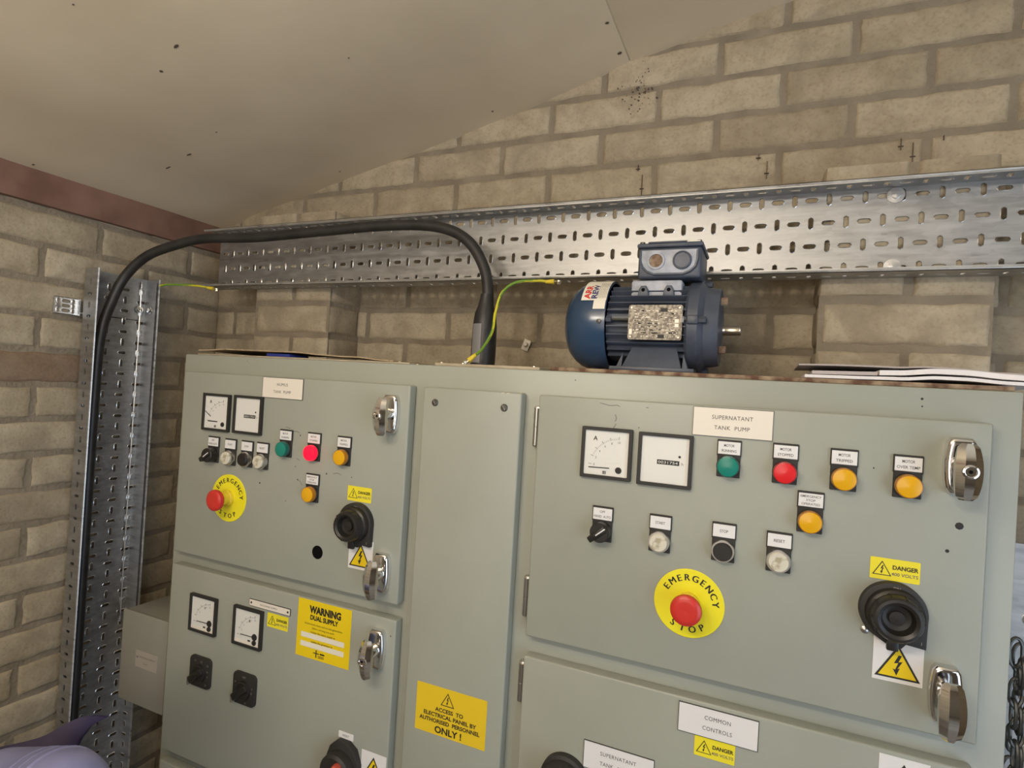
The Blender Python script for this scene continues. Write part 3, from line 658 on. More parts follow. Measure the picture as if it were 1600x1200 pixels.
cam(-.8585, -.5887, [('OFF', 0, .022), ('R', -.021, .010), ('Y', .021, .005), ('B', .020, -.003), ('0', .006, -.024)], 'right square black cam switch')
mb = MB(); mb.lathe((-.234, DY, -.552), (0, -1, 0), [(.0345, 0), (.0345, .010), (.030, .012), (.0285, .040), (.0, .040)], BLACKM, 36, cap=False); mb.build('isolator_switch', CAB, label='black knob just showing at the bottom edge')

# --- chrome handles
def handle(cx, cz_, lab, dz=-.004, tilt=0, lk_=True):
    mb = MB()
    def lens_outline(w_, h, e, c=(0, 0)):
        P = []
        for s, zs in ((1, range(-6, 7)), (-1, range(6, -7, -1))):
            for k in zs:
                t = k / 6; P.append((cx + c[0] + s * w_ / 2 * (1 - e * t * t) * (1 if abs(k) < 6 else .78), cz_ + c[1] + h / 2 * (t if abs(k) < 6 else t)))
        return P
    mb.prism(lens_outline(.032, .064, .22), DY - .012, DY, CHROME, .005, 4)
    mb.lathe((cx, DY - .010, cz_), (0, -1, 0), [(.0105, 0), (.0105, .014), (.0095, .022)], CHROME, 24)
    p = mb.build('door_handle', CAB, label=lab)
    b = MB(); rows = []
    c0 = cz_ + dz; H = .062
    N = 14; secs = []
    for k in range(N + 1):
        t = -1 + 2 * k / N; wv = .0125 * (1 - .28 * abs(t) ** 2.2) * (1 if abs(t) < .99 else .72)
        dy = .0075 * (abs(t) ** 2.0); z = c0 + H / 2 * t
        yb = DY - .030; yf = DY - .0425 + dy
        # faceted section: two shoulders and a central flat
        secs.append([(cx - wv, yb, z), (cx - wv * 1.0, yf + .0050, z), (cx - wv * .38, yf, z), (cx + wv * .38, yf, z), (cx + wv, yf + .0050, z), (cx + wv, yb, z)])
    vs = [v for s in secs for v in s]; fs = []
    for k in range(N):
        for j in range(6):
            a = k * 6 + j; c = k * 6 + (j + 1) % 6; fs.append([a, c, c + 6, a + 6])
    fs.append([0, 1, 2, 3, 4, 5][::-1]); fs.append([N * 6 + j for j in range(6)])
    b.add(vs, fs, CHROME)
    if lk_:
        b.lathe((cx, DY - .041, c0 + .001), (0, -1, 0), [(.0078, 0), (.0075, .0025), (.0058, .0030), (.0050, .0014), (.0, .0014)], CHROME, 28, cap=False)
        b.lathe((cx, DY - .0420, c0 + .001), (0, -1, 0), [(.0022, 0), (.0020, .0008)], HOLE, 8)
    b.build('lever', p)
handle(.2062, -.0570, 'chrome handle at the top of the right door')
handle(.2035, -.3150, 'chrome handle at the bottom of the right door', dz=-.008, lk_=False)
handle(-.5690, -.0545, 'chrome handle at the top of the left door')
handle(-.5680, -.3185, 'chrome handle at the bottom of the upper left door', dz=-.006, lk_=False)
handle(-.5680, -.4450, 'chrome handle on the lower left door', dz=-.008)
# gland plates on the cabinet top
mb = MB(); mb.box(-.512, -.323, .842, 1.03, CT, CT + .0048, DUSTY, .0008)
for x in (-.503, -.462, -.335): mb.lathe((x, .85, CT + .0048), (0, 0, 1), [(.0032, 0), (.0030, .0012), (.0018, .0018)], BRASS, 10)
mb.build('gland_plate', CAB, label='beige plate on the cabinet top under the cable boot')
mb = MB(); mb.box(-1.08, -.56, .838, 1.03, CT, CT + .0028, DUSTY, .0008)
for x in (-.585, -.548): mb.lathe((x, .846, CT + (.0028 if x < -.56 else 0)), (0, 0, 1), [(.0032, 0), (.0030, .0012), (.0018, .0018)], BRASS, 10)
mb.build('gland_plate', CAB, label='long dusty plate on the left of the cabinet top')

# --- grey box at the left of the cabinet
bx0, bx1, bz0, bz1 = -1.2475, -1.1065, -.7185, -.5290
t = thing('junction_box', ((bx0 + bx1) / 2, .88, bz0), 'small grey-brown steel box with pale label fixed to the left side of the cabinet', 'box')
mb = MB(); mb.box(bx0, bx1, .836, .935, bz0, bz1, BOXP, .003); mb.build('box_body', t)
mb = MB(); mb.box(bx0 - .002, bx1, .830, .8365, bz0 - .002, bz1 + .002, BOXP, .0025, 3); ld = mb.build('lid', t)
mb = MB(); mb.box(-1.198, -1.130, .8287, .8302, -.6385, -.603, mat('dusty_label', (.36, .32, .27), .5)); mb.lathe((-1.192, .8287, -.6165), (0, -1, 0), [(.0025, 0), (.002, .0012)], STEEL, 10); q = mb.build('label_plate', t)
mb = MB(); mb.text('CONTROL SUPPLY', -1.163, -.6155, .8284, GINK, h=.0042, w=.054, bold=-.01); mb.text('UNIT', -1.166, -.628, .8284, GINK, h=.0042, w=.014, bold=-.01); mb.build('lettering', q)

# ------------------------------------------------------------------ perforated trays
def slot_r(a, w_, h):      # distance from the slot centre to its rounded outline at angle a (stadium w_ x h)
    r = min(w_, h) / 2; L = abs(w_ - h) / 2; c, s = math.cos(a), math.sin(a)
    if h > w_: c, s = s, c
    c, s = abs(c), abs(s)
    if s > 1e-9 and r / s * c <= L: return r / s
    b = L * c; return b + math.sqrt(max(b * b - L * L + r * r, 0))
def sheet(mb, O, U, V, N, u0, u1, v0, v1, rows, pitch, phase, m, th=.0014, sw=.0185, sh=.0066, skip=None):
    """perforated plate; rows = [(v centre, parity)] of alternating slots every pitch/2; everything else plain"""
    O, U, V, N = map(Vector, (O, U, V, N)); P = lambda u, v, d=0: O + U * u + V * v + N * d
    hp = pitch / 2; rh = min([abs(a[0] - b[0]) for a, b in zip(rows, rows[1:])] or [.03]) if len(rows) > 1 else .024
    def quad(a0, a1, b0, b1):
        if a1 - a0 < 1e-6 or b1 - b0 < 1e-6: return
        mb.add([P(a0, b0), P(a1, b0), P(a1, b1), P(a0, b1)], [[0, 1, 2, 3]], m); mb.add([P(a0, b0, -th), P(a1, b0, -th), P(a1, b1, -th), P(a0, b1, -th)], [[3, 2, 1, 0]], m)
    edges = sorted(rows); cur = v0
    for vc, par in edges:
        lo, hi = max(vc - rh / 2, v0), min(vc + rh / 2, v1)
        quad(u0, u1, cur, lo); cur = hi
        k0 = math.ceil((u0 - phase + hp / 2) / hp); k1 = math.floor((u1 - phase - hp / 2) / hp)
        quad(u0, phase + k0 * hp - hp / 2, lo, hi); quad(phase + k1 * hp + hp / 2, u1, lo, hi)
        for k in range(k0, k1 + 1):
            uc = phase + k * hp; horiz = (k + par) % 2 == 0; w_, h = (sw, sh) if horiz else (sh, sw)
            h = min(h, 2 * min(vc - lo, hi - vc) - .001)
            ca = math.atan2(hi - vc, hp / 2); cb = math.atan2(vc - lo, hp / 2)
            an = sorted(set([ca, PI - ca, PI + cb, 2 * PI - cb] + [2 * PI * q / 16 for q in range(16)])); n = len(an)
            inner = []; outer = []
            for a in an:
                r = slot_r(a, w_, h); inner.append((uc + r * math.cos(a), vc + r * math.sin(a)))
                c, s = math.cos(a), math.sin(a); q = min(hp / 2 / abs(c) if abs(c) > 1e-9 else 9, ((hi - vc) if s > 0 else (vc - lo)) / abs(s) if abs(s) > 1e-9 else 9)
                outer.append((uc + q * c, vc + q * s))
            grow = [(uc + (p[0] - uc) * (1 + .0011 / max(math.hypot(p[0] - uc, p[1] - vc), 1e-6)), vc + (p[1] - vc) * (1 + .0011 / max(math.hypot(p[0] - uc, p[1] - vc), 1e-6))) for p in inner]
            mb.add([P(*p, .00002) for p in grow] + [P(*p, .0007) for p in inner] + [P(*p, -.0002) for p in inner], [[q, (q + 1) % n, n + (q + 1) % n, n + q] for q in range(n)] + [[n + q, n + (q + 1) % n, 2 * n + (q + 1) % n, 2 * n + q] for q in range(n)], ZINC)  # raised burr in brighter zinc imitates the light halo round each slot
            vs = [P(*p) for p in outer] + [P(*p) for p in inner] + [P(*p, -th) for p in inner] + [P(*p, -th) for p in outer]
            fs = []
            for q in range(n):
                z = (q + 1) % n; fs += [[q, z, n + z, n + q], [n + q, n + z, 2 * n + z, 2 * n + q], [2 * n + q, 2 * n + z, 3 * n + z, 3 * n + q]]
            mb.add(vs, fs, m)
    quad(u0, u1, cur, v1)
# back tray: base on the piers, flanges towards the room
TX0, TX1, TB, TF, TZ0, TZ1 = -1.293, .62, 1.0485, 1.000, .2070, .3462
T1 = thing('cable_tray', ((TX0 + TX1) / 2, TB, TZ0), 'long galvanised perforated cable tray running across the back wall', 'cable tray')
zc = (TZ0 + TZ1) / 2
mb = MB(); sheet(mb, (0, TB, 0), (1, 0, 0), (0, 0, 1), (0, -1, 0), TX0, TX1, TZ0, TZ1, [(.334, 1), (.2965, 0), (.259, 1), (.2215, 0)], .050, .0286, GALV)
mb.build('tray_base', T1)
for z, sg, nm in ((TZ1, -1, 'top'), (TZ0, 1, 'bottom')):
    mb = MB(); sheet(mb, (0, 0, z), (1, 0, 0), (0, 1, 0), (0, 0, sg), TX0, TX1, TF, TB, [((TF + TB) / 2 + .004, 0)], .050, .0286, GALV, sw=.016, sh=.006)
    mb.tube([(TX0, TF, z + sg * .0012), (TX1, TF, z + sg * .0012)], .0019, ZINC, 8)
    mb.box(TX0, TX1, TF - .0007, TF + .0007, min(z, z + sg * .005), max(z, z + sg * .005), GALV)
    mb.build('tray_flange', T1)
for x, z in ((.169, .3335), (.169, .2225)):
    mb = MB(); mb.lathe((x, TB - .001, z), (0, -1, 0), [(.0120, 0), (.0120, .0012), (.0060, .0016), (.0055, .004), (.0, .0045)], ZINC, 24, cap=False); mb.build('fixing_washer', T1)
# left vertical tray, stood off the left wall
VXB, VXF, VY0, VY1, VT = -1.405, -1.360, .800, .9405, .2116
T2 = thing('cable_tray', (VXB, (VY0 + VY1) / 2, FZ), 'upright galvanised cable tray on the left brick wall', 'cable tray')
mb = MB(); sheet(mb, (VXB, 0, 0), (0, 0, 1), (0, 1, 0), (1, 0, 0), FZ, VT, VY0, VY1, [(.8142, 0), (.8517, 1), (.8892, 0), (.9267, 1)], .050, .004, GALV); mb.build('tray_base', T2)
for y, sg in ((VY0, 1), (VY1, -1)):
    mb = MB(); sheet(mb, (0, y, 0), (0, 0, 1), (1, 0, 0), (0, sg, 0), FZ, VT, VXB, VXF, [((VXB + VXF) / 2 - .002, 1)], .050, .004, GALV, sw=.015, sh=.006)
    mb.tube([(VXF, y, FZ), (VXF, y, VT)], .0021, ZINC, 8); mb.build('tray_flange', T2)
mb = MB()   # coupler strip inside the far flange
sheet(mb, (VXB + .0016, 0, 0), (0, 0, 1), (0, 1, 0), (1, 0, 0), -.62, VT - .008, .9235, .9385, [(.9310, 1)], .050, .004, GALV, sw=.012, sh=.006)
mb.box(VXB + .0016, VXF - .006, .9365, .9380, -.62, VT - .008, GALV); mb.tube([(VXB + .004, .9240, -.62), (VXB + .004, .9240, VT - .008)], .0014, ZINC, 6)
mb.build('coupler_strip', T2)
for y, x, ax in ((.9225, VXB + .003, (1, 0, 0)), (.9360, -1.382, (0, -1, 0))):
    mb = MB(); mb.lathe((x, y, .136), ax, [(.0085, 0), (.0085, .0015), (.0060, .002), (.0052, .0055), (.0, .006)], CHROME, 20, cap=False); mb.build('coach_bolt', T2)
for z in (.127, -.95):
    mb = MB(); z0 = z
    mb.box(XL, VXB, VY0 - .004, VY1, z - .018, z - .0165, ZINC); mb.build('standoff_bracket', T2)
# slotted fixing bracket on the wall beside it
t = thing('wall_bracket', (XL, .78, .104), 'small bright slotted bracket on the wall left of the upright tray', 'bracket')
mb = MB(); sheet(mb, (XL + .0085, 0, 0), (0, -1, 0), (0, 0, 1), (1, 0, 0), -.797, -.7505, .104, .1415, [(.1125, 0), (.1230, 0), (.1335, 0)], .030, -.7735, ZINC, sw=.017, sh=.0058)
mb.box(XL + .003, XL + .0085, .7505, .797, .104, .1052, ZINC); mb.box(XL + .003, XL + .0085, .7505, .797, .1403, .1415, ZINC); mb.build('slotted_plate', t)
mb = MB(); mb.box(XL + .003, XL + .022, .7955, .7970, .104, .1415, ZINC); mb.build('return_lip', t)
mb = MB(); mb.lathe((XL + .0085, .7600, .123), (1, 0, 0), [(.0065, 0), (.006, .002), (.0, .0035)], STEEL, 16, cap=False); mb.build('screw', t)
# right upright tray beyond the cabinet, and the chain
T3 = thing('cable_tray', (.40, .98, FZ), 'upright perforated tray just showing beyond the right end of the cabinet', 'cable tray')
mb = MB(); sheet(mb, (0, .98, 0), (0, 0, 1), (1, 0, 0), (0, -1, 0), FZ, -.165, .300, .45, [(.336, 0), (.3735, 1), (.411, 0)], .050, .012, GALV, sw=.020, sh=.012); mb.build('tray_base', T3)
for x in (.300, .45):
    mb = MB(); mb.box(x - .0008, x + .0008, .935, .98, FZ, -.165, GALV); mb.build('tray_flange', T3)
mb = MB(); z = -.285; k = 0
for k in range(28):
    z = -.285 - .0245 * (k // 2) - .011 * (k % 2)
    x = .3000 + (k % 3 - 1) * .003 + .006 * (k % 2); y = .905 + .004 * math.sin(k * 1.7) + .012 * (k % 2); P = []
    ang = math.radians(20 + 70 * ((k // 2) % 2))
    for q in range(21):
        a = 2 * PI * q / 20; u = .0078 * math.cos(a); v = .0145 * math.sin(a) + (.003 if math.sin(a) > 0 else -.003); P.append((x + u * math.cos(ang), y + u * math.sin(ang), z + v))
    mb.tube(P, .0022, DARKSTEEL, 7)
mb.build('hanging_chain', label='dark steel link chain hanging at the right end of the cabinet', cat='chain')

# ------------------------------------------------------------------ cable, boot, earth leads
t = thing('armoured_cable', (-1.385, .818, FZ), 'thick black cable arching from the upright tray over to the cabinet top', 'cable')
P = [(-1.380, .818, FZ), (-1.380, .818, -1.0), (-1.380, .818, -.5), (-1.380, .819, -.1), (-1.380, .824, .06), (-1.378, .843, .145), (-1.362, .86, .206), (-1.314, .875, .253), (-1.24, .89, .279), (-1.167, .905, .2935), (-1.034, .925, .295), (-.874, .945, .305), (-.721, .958, .312), (-.603, .963, .305), (-.533, .965, .276), (-.492, .965, .220), (-.478, .96, .1615), (-.478, .96, .13)]
mb = MB(); mb.tube(crom(P, 10), .0106, RUBBER, 18); mb.build('cable_sheath', t)
mb = MB(); mb.lathe((-.480, .957, CT + .005), (0, 0, 1), [(.0225, 0), (.0230, .03), (.0222, .075), (.0200, .098), (.0150, .112), (.0118, .126), (.0112, .135)], RUBBER, 32); bt = mb.build('cable_boot', t, label='black bottle-shaped boot')
mb = MB(); vs = []; n = 8
for z in (CT + .012, CT + .083):
    for k in range(n + 1):
        a = math.radians(-128 + 50 * k / n); vs.append((-.480 + .0236 * math.cos(a), .957 + .0236 * math.sin(a), z))
mb.add(vs, [[k, k + 1, n + 2 + k, n + 1 + k] for k in range(n)], TAPE); mb.build('grey_label', bt, label='grey label stuck on the boot')
def earth(P, lab, A, B):
    t = thing('earth_lead', P[0], lab, 'earth wire')
    mb = MB(); mb.tube(crom(P, 8), .0026, GREENW, 10, YELW, twist=0.35); mb.build('wire', t)
    for (p, d, ax) in (A, B):
        if p is None: continue
        p = Vector(p); d = Vector(d).normalized(); mb = MB(); mb.tube([p, p + d * .016], .0040, YLUG, 10, rs=[.0032, .0046]); mb.tube([p + d * .016, p + d * .020], .002, BRASS, 8)
        mb.lathe(p + d * .025, ax, [(.0055, -.001), (.0055, .001)], BRASS, 16); mb.lathe(p + d * .025, ax, [(.0038, .001), (.0036, .005), (.002, .0055)], BRASS, 6); mb.build('lug', t)
earth([(-.372, .985, .1975), (-.39, .980, .1985), (-.425, .965, .1935), (-.4455, .950, .172), (-.452, .940, .134), (-.449, .925, .098), (-.455, .900, .064), (-.462, .885, .052)],
      'green and yellow earth lead curving from the tray down to the cabinet top', ((-.376, .985, .1975), (1, .1, .02), (0, 0, -1)), ((-.460, .888, .054), (-.45, -.35, -.55), (0, 0, 1)))
earth([(-1.352, .936, .196), (-1.335, .943, .200), (-1.30, .962, .2025), (-1.27, .975, .2020), (-1.25, .985, .1995)],
      'short green and yellow earth lead from the long tray to the upright tray', ((-1.252, .985, .1995), (1, .35, -.1), (0, 0, -1)), (None, None, None))

# ------------------------------------------------------------------ motor
MY, MZ = .925, .1098
T = thing('electric_motor', (-.16, MY, CT + .006), 'blue electric motor with fan cowl and terminal box standing on the cabinet top', 'electric motor')
mb = MB(); Rc = .0722
prof = [(.0, -.3035), (.022, -.3035), (.036, -.3015), (.050, -.2955), (.060, -.2865), (.067, -.276), (.0708, -.262), (Rc, -.248), (Rc, -.2275), (.069, -.2275), (.069, -.232)]
mb.lathe((0, MY, MZ), (1, 0, 0), prof, COWL, 64, cap=False)
cw = mb.build('fan_cowl', T, label='glossy blue rounded cowl')
mb = MB()
for a in (0, 90, 180, 270):
    q = math.radians(a); mb.lathe((-.236, MY - .0722 * math.cos(q), MZ + .0722 * math.sin(q)), (0, -math.cos(q), math.sin(q)), [(.0038, 0), (.0035, .002), (.0, .0028)], DARKSTEEL, 10, cap=False)
mb.build('cowl_screw', cw)
mb = MB(); mb.lathe((0, MY, MZ), (1, 0, 0), [(.0555, -.2290), (.0555, -.100)], MBLUE, 48)
for k in range(34):   # cooling fins
    a = 2 * PI * (k + .5) / 34; c, s = math.cos(a), math.sin(a); d = Vector((0, -c, s)); u = Vector((0, s, c)) * .0011; o = Vector((0, MY, MZ))
    if s < -.8 or (s > .86): continue
    vs = []
    for x in (-.226, -.103):
        for r, w_ in ((.054, 1.4), (.0675, .8)):
            vs += [Vector((x, 0, 0)) + o + d * r + u * w_, Vector((x, 0, 0)) + o + d * r - u * w_]
    mb.add(vs, [[0, 1, 5, 4], [2, 3, 1, 0], [4, 5, 7, 6], [2, 0, 4, 6], [1, 3, 7, 5], [3, 2, 6, 7]], MBLUE)
mb.build('finned_body', T)
mb = MB(); mb.lathe((0, MY, MZ), (1, 0, 0), [(.0655, -.112), (.0690, -.108), (.0690, -.094), (.0655, -.090), (.0610, -.086), (.0590, -.072), (.0575, -.0665), (.030, -.0660), (.026, -.0640), (.013, -.0635)], MBLUE, 56)
for a in (3, 93, 177, 267):   # tie bolt lugs
    q = math.radians(a); y = MY - .0665 * math.cos(q); z = MZ + .0665 * math.sin(q)
    mb.box(-.108, -.092, y - .0065, y + .0065, z - .0065, z + .0065, MBLUE, .002); mb.lathe((-.092, y, z), (1, 0, 0), [(.0055, 0), (.0050, .010), (.003, .011)], MBLUE, 6)
mb.build('end_shield', T)
mb = MB()
for a in (3, 177):
    q = math.radians(a); y = MY - .0665 * math.cos(q); z = MZ + .0665 * math.sin(q)
    mb.tube([(-.228, y, z), (-.10, y, z)], .0024, DARKSTEEL, 8); mb.lathe((-.226, y, z), (1, 0, 0), [(.0052, 0), (.0052, .008)], MBLUE, 6); mb.lathe((-.122, y, z), (1, 0, 0), [(.0052, 0), (.0052, .010)], MGREY, 6)
mb.build('tie_bolt', T)
mb = MB(); mb.lathe((0, MY, MZ - .004), (1, 0, 0), [(.0072, -.066), (.0070, -.0385), (.0062, -.0375)], STEEL, 24); mb.box(-.060, -.040, MY - .0088, MY - .0055, MZ - .0060, MZ - .0020, BRASS, .0004); mb.build('shaft', T)
mb = MB()
for z, y in ((.146, .90), (.075, .905)): mb.lathe((-.066, y, z), (1, 0, 0), [(.006, 0), (.006, .009), (.004, .010)], RUST, 10)
mb.build('flange_stud', T)
# feet
BZ = CT + .006
for y0, y1, yt in ((.856, .892, .872), (.994, .958, .978)):
    mb = MB(); mb.box(-.2165, -.0940, min(y0, y1) - .003, max(y0, y1) - .009, BZ, BZ + .0062, MBLUE, .0012)
    vs = [(-.198, y0, BZ + .005), (-.112, y0, BZ + .005), (-.122, yt, BZ + .036), (-.187, yt, BZ + .036), (-.198, y1, BZ + .005), (-.112, y1, BZ + .005), (-.122, y1, BZ + .036), (-.187, y1, BZ + .036)]
    mb.add(vs, [[0, 1, 2, 3], [5, 4, 7, 6], [1, 5, 6, 2], [4, 0, 3, 7], [3, 2, 6, 7], [0, 4, 5, 1]], MBLUE)
    for xa, xb in (((-.207, -.199), (-.111, -.103)) if y0 < .9 else ()):
        x0 = xa; mb.add([(xa, .858, BZ + .005), (xb, .858, BZ + .005), (xb if x0 < -.15 else xa, .866, BZ + .028), (xa, .885, BZ + .005), (xb, .885, BZ + .005)], [[0, 1, 2], [3, 0, 2], [1, 4, 2], [4, 3, 2]], MBLUE)
    mb.build('mounting_foot', T)
mb = MB(); mb.box(-.196, -.120, MY - .045, MY + .045, MZ + .040, .176, MGREY, .004)
for x in (-.176, -.1385):
    mb.prism([(x - .0085, .150), (x + .0085, .150), (x + .0070, .160), (x + .0035, .1665), (x - .0035, .1665), (x - .0070, .160)], MY - .0515, MY - .044, MBLUE, .001); mb.lathe((x, MY - .0515, .1600), (0, -1, 0), [(.0028, 0), (.0028, .0003)], HOLE, 14)
mb.build('box_pedestal', T)
for x in (-.183, -.145):
    pass
mb = MB(); mb.box(-.1875, -.0955, MY - .045, MY + .045, .1785, .2250, MBLUE, .004, 3)
y = MY - .045
mb.prism([(-.1825, .2205), (-.1825, .2050), (-.180, .1950), (-.173, .1880), (-.163, .1840), (-.120, .1840), (-.110, .1880), (-.103, .1950), (-.1005, .2050), (-.1005, .2205)], y - .0030, y + .002, MGREY, .0015)
mb.lathe((-.160, y - .003, .2040), (0, -1, 0), [(.0135, 0), (.0130, .0018), (.0100, .0022), (.0100, .0004), (.0, .0004)], MGREY, 28, mats=[MGREY, MGREY, MGREY, RUST], cap=False)
mb.lathe((-.122, y - .003, .2040), (0, -1, 0), [(.0140, 0), (.0135, .0030), (.0115, .0036), (.0110, .0020), (.0, .0026)], MBLUE, 28, cap=False)
mb.tube([(-.1835, y - .003, .219), (-.1835, y - .003, .2050), (-.180, y - .003, .1950), (-.173, y - .003, .1880), (-.163, y - .003, .1840), (-.120, y - .003, .1840), (-.110, y - .003, .1880), (-.103, y - .003, .1950), (-.1005, y - .003, .2050), (-.1005, y - .003, .219)], .0016, MBLUE, 6)
tb = mb.build('terminal_box', T)
mb = MB(); mb.box(-.1900, -.0930, MY - .048, MY + .048, .2245, .2315, MBLUE, .003, 2); mb.box(-.1740, -.1130, MY - .045, MY + .040, .2315, .2345, MBLUE, .002, 2)
for x in (-.183, -.1000):
    mb.lathe((x, MY - .040, .2315), (0, 0, 1), [(.0040, 0), (.0038, .003), (.002, .0036)], DARKSTEEL, 10)
mb.box(-.1165, -.0975, MY - .0483, MY - .040, .2308, .2328, STICK, .0006); mb.build('box_lid', tb)
mb = MB(); YN = MY - .0715
mb.prism(rrect(-.1525, .1085, .0775, .0510, .003, 3), YN, YN + .0022, PLATE)
yy = YN - .0003
for x, z in ((-.187, .130), (-.118, .130), (-.187, .087), (-.118, .087)): mb.lathe((x, YN, z), (0, -1, 0), [(.0020, 0), (.0016, .0012)], PEARL, 10)
for k in range(130):
    r_ = random.random(); x = -.184 + .062 * random.random(); z = .0875 + .0415 * int(random.random() * 9) / 9
    L = random.uniform(.001, .0055); z += .0006 * random.random(); mb.box(x, min(x + L, -.120), yy, YN, z, z + random.uniform(.0007, .0018), PEARL if r_ < .72 else INK)
for x0, x1, z0, z1 in ((-.1448, -.1350, .124, .1295), (-.1475, -.138, .0855, .0905), (-.1630, -.1560, .106, .1078), (-.1630, -.1580, .1025, .1040)): mb.box(x0, x1, yy - .0001, YN, z0, z1, INK)
for z0, z1 in ((.108, .1135), (.1018, .1068)): mb.box(-.1240, -.1185, yy - .0001, YN, z0, z1, PEARL)
mb.box(-.1895, -.1850, yy - .0001, YN, .0905, .0985, PEARL)
mb.build('nameplate', T, label='scratched silver rating plate with dense tiny print')
def wrap(a, b):   # paper label on the cowl: a along the motor axis, b is the angle above the front, in metres of arc
    th = b / .0727; return (a, MY - .0727 * math.cos(th), MZ + .0727 * math.sin(th))
mb = MB()
def patch(x0, x1, b0, b1, m, off=0):
    n = 14; vs = []
    for k in range(n + 1):
        for x in (x0, x1):
            p = wrap(x, b0 + (b1 - b0) * k / n); d = Vector((0, p[1] - MY, p[2] - MZ)).normalized() * off; vs.append((p[0], p[1] + d.y, p[2] + d.z))
    mb.add(vs, [[2 * k, 2 * k + 1, 2 * k + 3, 2 * k + 2] for k in range(n)], m)
patch(-.268, -.2285, .034, .100, STICK); patch(-.2475, -.2290, .019, .0345, STICK)
def wt(x, b):
    p = wrap(x, b); d = Vector((0, p[1] - MY, p[2] - MZ)).normalized() * .0003; return (p[0], p[1] + d.y, p[2] + d.z)
mb.text('ARR', -.2595, .0525, 0, SRED, h=.0095, w=.033, bold=.04, rot=PI / 2, fn=wt)
mb.text('REW', -.2485, .0540, 0, SBLUE, h=.0088, w=.034, bold=.04, rot=PI / 2, fn=wt)
for k, x in enumerate((-.2425, -.2400, -.2376, -.2352, -.2328, -.2304)): mb.text(('xxxxxxxxxx', 'xxxxxx xxxxx', 'xxxx xx xxxx')[k % 3].replace('x', '0'), x, .058, 0, GINK, h=.0013, w=.040, rot=PI / 2, fn=wt)
mb.build('paper_label', cw, label='cream label with red and navy print wrapped over the cowl')

# ------------------------------------------------------------------ things lying on the cabinet top
mb = MB(); mb.box(-.305, .262, .838, 1.03, CT + .0002, CT + .006, RUST, .0012)
mb.build('base_board', label='thin rusty brown board lying under the motor and papers', cat='board')
def wavy(name, x0, x1, y0, y1, zf, th, m, lab, cat='paper', grp=None, nx=40, ny=6):
    mb = MB(); vs = []; fs = []
    for L in (0, 1):
        for iy in range(ny + 1):
            for ix in range(nx + 1):
                x = x0 + (x1 - x0) * ix / nx; y = y0(x) + (y1 - y0(x)) * iy / ny if callable(y0) else y0 + (y1 - y0) * iy / ny
                vs.append((x, y, zf(x, y) + L * th))
    N = (nx + 1) * (ny + 1)
    for L in (0, 1):
        for iy in range(ny):
            for ix in range(nx):
                q = L * N + iy * (nx + 1) + ix; f = [q, q + 1, q + nx + 2, q + nx + 1]; fs.append(f if L else f[::-1])
    for ix in range(nx):
        for iy in (0, ny): q = iy * (nx + 1) + ix; fs.append([q, q + 1, q + 1 + N, q + N] if iy == 0 else [q + 1, q, q + N, q + 1 + N])
    for iy in range(ny):
        for ix in (0, nx): q = iy * (nx + 1) + ix; fs.append([q, q + nx + 1, q + nx + 1 + N, q + N])
    mb.add(vs, fs, m); return mb.build(name, label=lab, cat=cat, group=grp)
def interp(P):
    def f(x, y=0):
        if x <= P[0][0]: return P[0][1]
        for (a, b), (c, d) in zip(P, P[1:]):
            if x <= c: t_ = (x - a) / (c - a); t_ = t_ * t_ * (3 - 2 * t_); return b + (d - b) * t_
        return P[-1][1]
    return f
fray = lambda x: .848 + .004 * noise.noise(Vector((x * 60, 1, 1))) + .0025 * noise.noise(Vector((x * 200, 4, 1)))
wavy('cardboard_sheet', -1.090, -.600, fray, 1.0, lambda x, y: interp([(-1.09, .0395), (-1.0, .0435), (-.85, .0432), (-.70, .0385), (-.60, .0345)])(x) + .001 * noise.noise(Vector((x * 20, y * 20, 3))), .0022, CARD, 'torn brown cardboard sheet lying on the left of the cabinet top', 'cardboard', nx=120)
mb = MB(); mb.box(-.905, -.845, .852, .905, CT + .0030, CT + .0095, BLUEP, .002); mb.build('plastic_offcut', label='sliver of blue plastic under the cardboard sheet', cat='plastic scrap')
g = 'papers at the right end of the cabinet top'
F1 = interp([(.046, .0375), (.10, .0378), (.15, .0385), (.19, .0415), (.215, .0412), (.26, .0385), (.30, .0372)])
wavy('paper_sheet', .046, .300, .842, 1.0, lambda x, y: F1(x), .0040, PAPER, 'lowest white sheet with an arched front edge', 'paper', g)
wavy('paper_sheet', .130, .302, .848, 1.0, lambda x, y: F1(x) + .0060 + .0010 * math.sin((x - .13) * 22), .0062, PAPER, 'folded white sheet lying on the lowest white one', 'paper', g)
wavy('paper_sheet', .055, .1285, .852, 1.0, lambda x, y: F1(x) + .0052 + (x - .055) * .01, .0045, PAPERG, 'short grey-lilac sheet at the left of the papers', 'paper', g)
wavy('paper_folder', .040, .302, .880, 1.02, lambda x, y: F1(x) + .0165 + .002 * math.sin(x * 18), .0020, PAPERG, 'grey card folder on top at the back of the papers', 'folder', g)

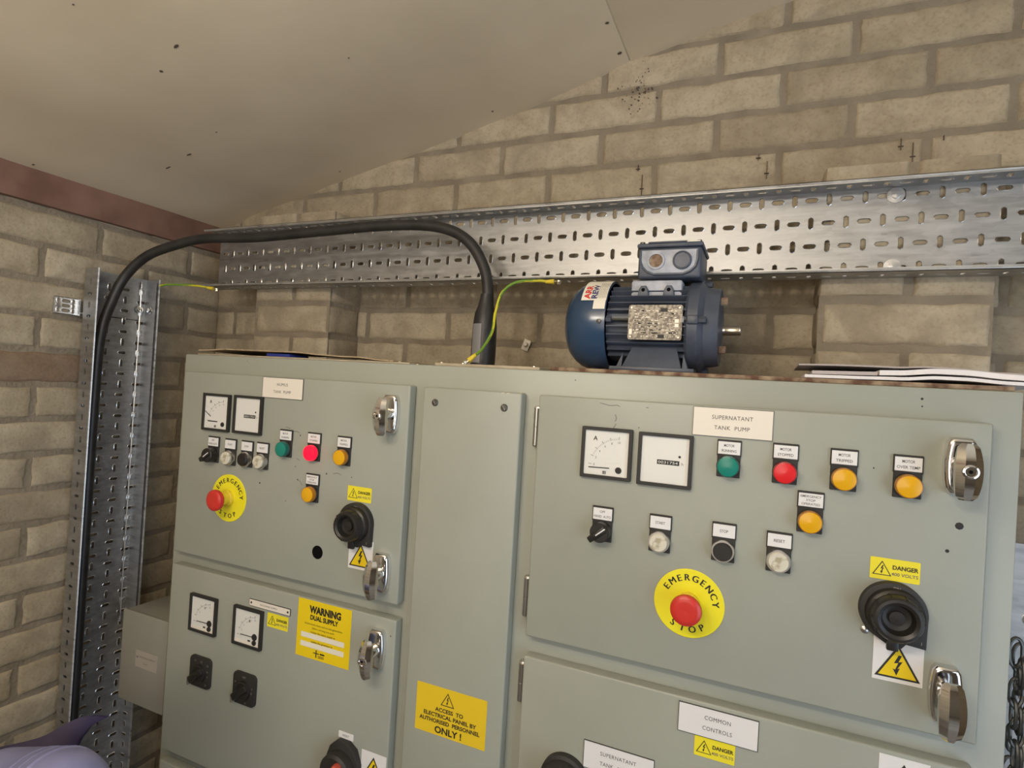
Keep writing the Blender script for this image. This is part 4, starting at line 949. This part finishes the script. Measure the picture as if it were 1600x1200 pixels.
# off-white stub on the back wall
mb = MB(); mb.lathe((-.4775, WY - .004, .0945), (.12, -1, .1), [(.0050, 0), (.0050, .018), (.0040, .020)], CREAM, 14); mb.box(-.486, -.4695, WY - .012, WY - .0095, .083, .107, CREAM, .001, rot=Matrix.Rotation(.35, 4, 'Y'))
mb.build('wall_plug', label='small off-white tab sticking out of the back wall by the earth lead', cat='plug')

# ------------------------------------------------------------------ bottom left: violet sheet and pale roll
t = thing('side_bench', (-1.0, .40, FZ), 'low bench at the bottom left carrying the pale blue roll', 'bench')
mb = MB(); mb.box(-1.38, -.70, .25, .535, -.73, -.705, RUST, .004); mb.build('bench_top', t)
for x in (-1.36, -.75):
    for y in (.27, .50):
        mb = MB(); mb.box(x, x + .03, y, y + .03, FZ, -.73, RUST); mb.build('leg', t)
mb = MB(); nx, ny = 28, 10; vs = []; fs = []
TOP = crom([(-1.22, .55, -.680), (-1.11, .55, -.635), (-1.01, .55, -.590), (-.93, .55, -.540), (-.885, .552, -.520), (-.850, .555, -.5125)], 6)
for L in (0, 1):
    for iy in range(ny + 1):
        for ix in range(nx + 1):
            s_ = ix / nx; v = iy / ny; q = s_ * (len(TOP) - 1); i0 = min(int(q), len(TOP) - 2)
            top = TOP[i0].lerp(TOP[i0 + 1], q - i0)
            bot = Vector((-1.20, .545, -.75)).lerp(Vector((-.93, .545, -.75)), s_)
            p = top.lerp(bot, v); p.x -= .05 * math.sin(PI * v ** .7) * s_ ** 4; p.y += .003 * math.sin(v * 6 + s_ * 5) + L * .003; vs.append(p)
N = (nx + 1) * (ny + 1)
for L in (0, 1):
    for iy in range(ny):
        for ix in range(nx): q = L * N + iy * (nx + 1) + ix; f = [q, q + 1, q + nx + 2, q + nx + 1]; fs.append(f if not L else f[::-1])
mb.add(vs, fs, PURP); mb.build('plastic_sheet', label='dark violet plastic sheet standing at the bottom left', cat='plastic sheet')
mb = MB(); ax = Vector((-1, .02, -.32)).normalized(); E0 = Vector((-.764, .465, -.552))
mb.lathe(E0, ax, [(.0, -.012), (.022, -.009), (.040, .001), (.052, .016), (.058, .035), (.060, .06), (.060, .19)], PALEB, 48, cap=False)
for k in range(3): mb.lathe(E0 + ax * (.045 + .02 * k), ax, [(.0585, 0), (.0612, .003), (.0606, .007)], PALEB, 48, cap=False)
mb.build('paper_roll', label='pale blue roll at the bottom left corner', cat='roll')
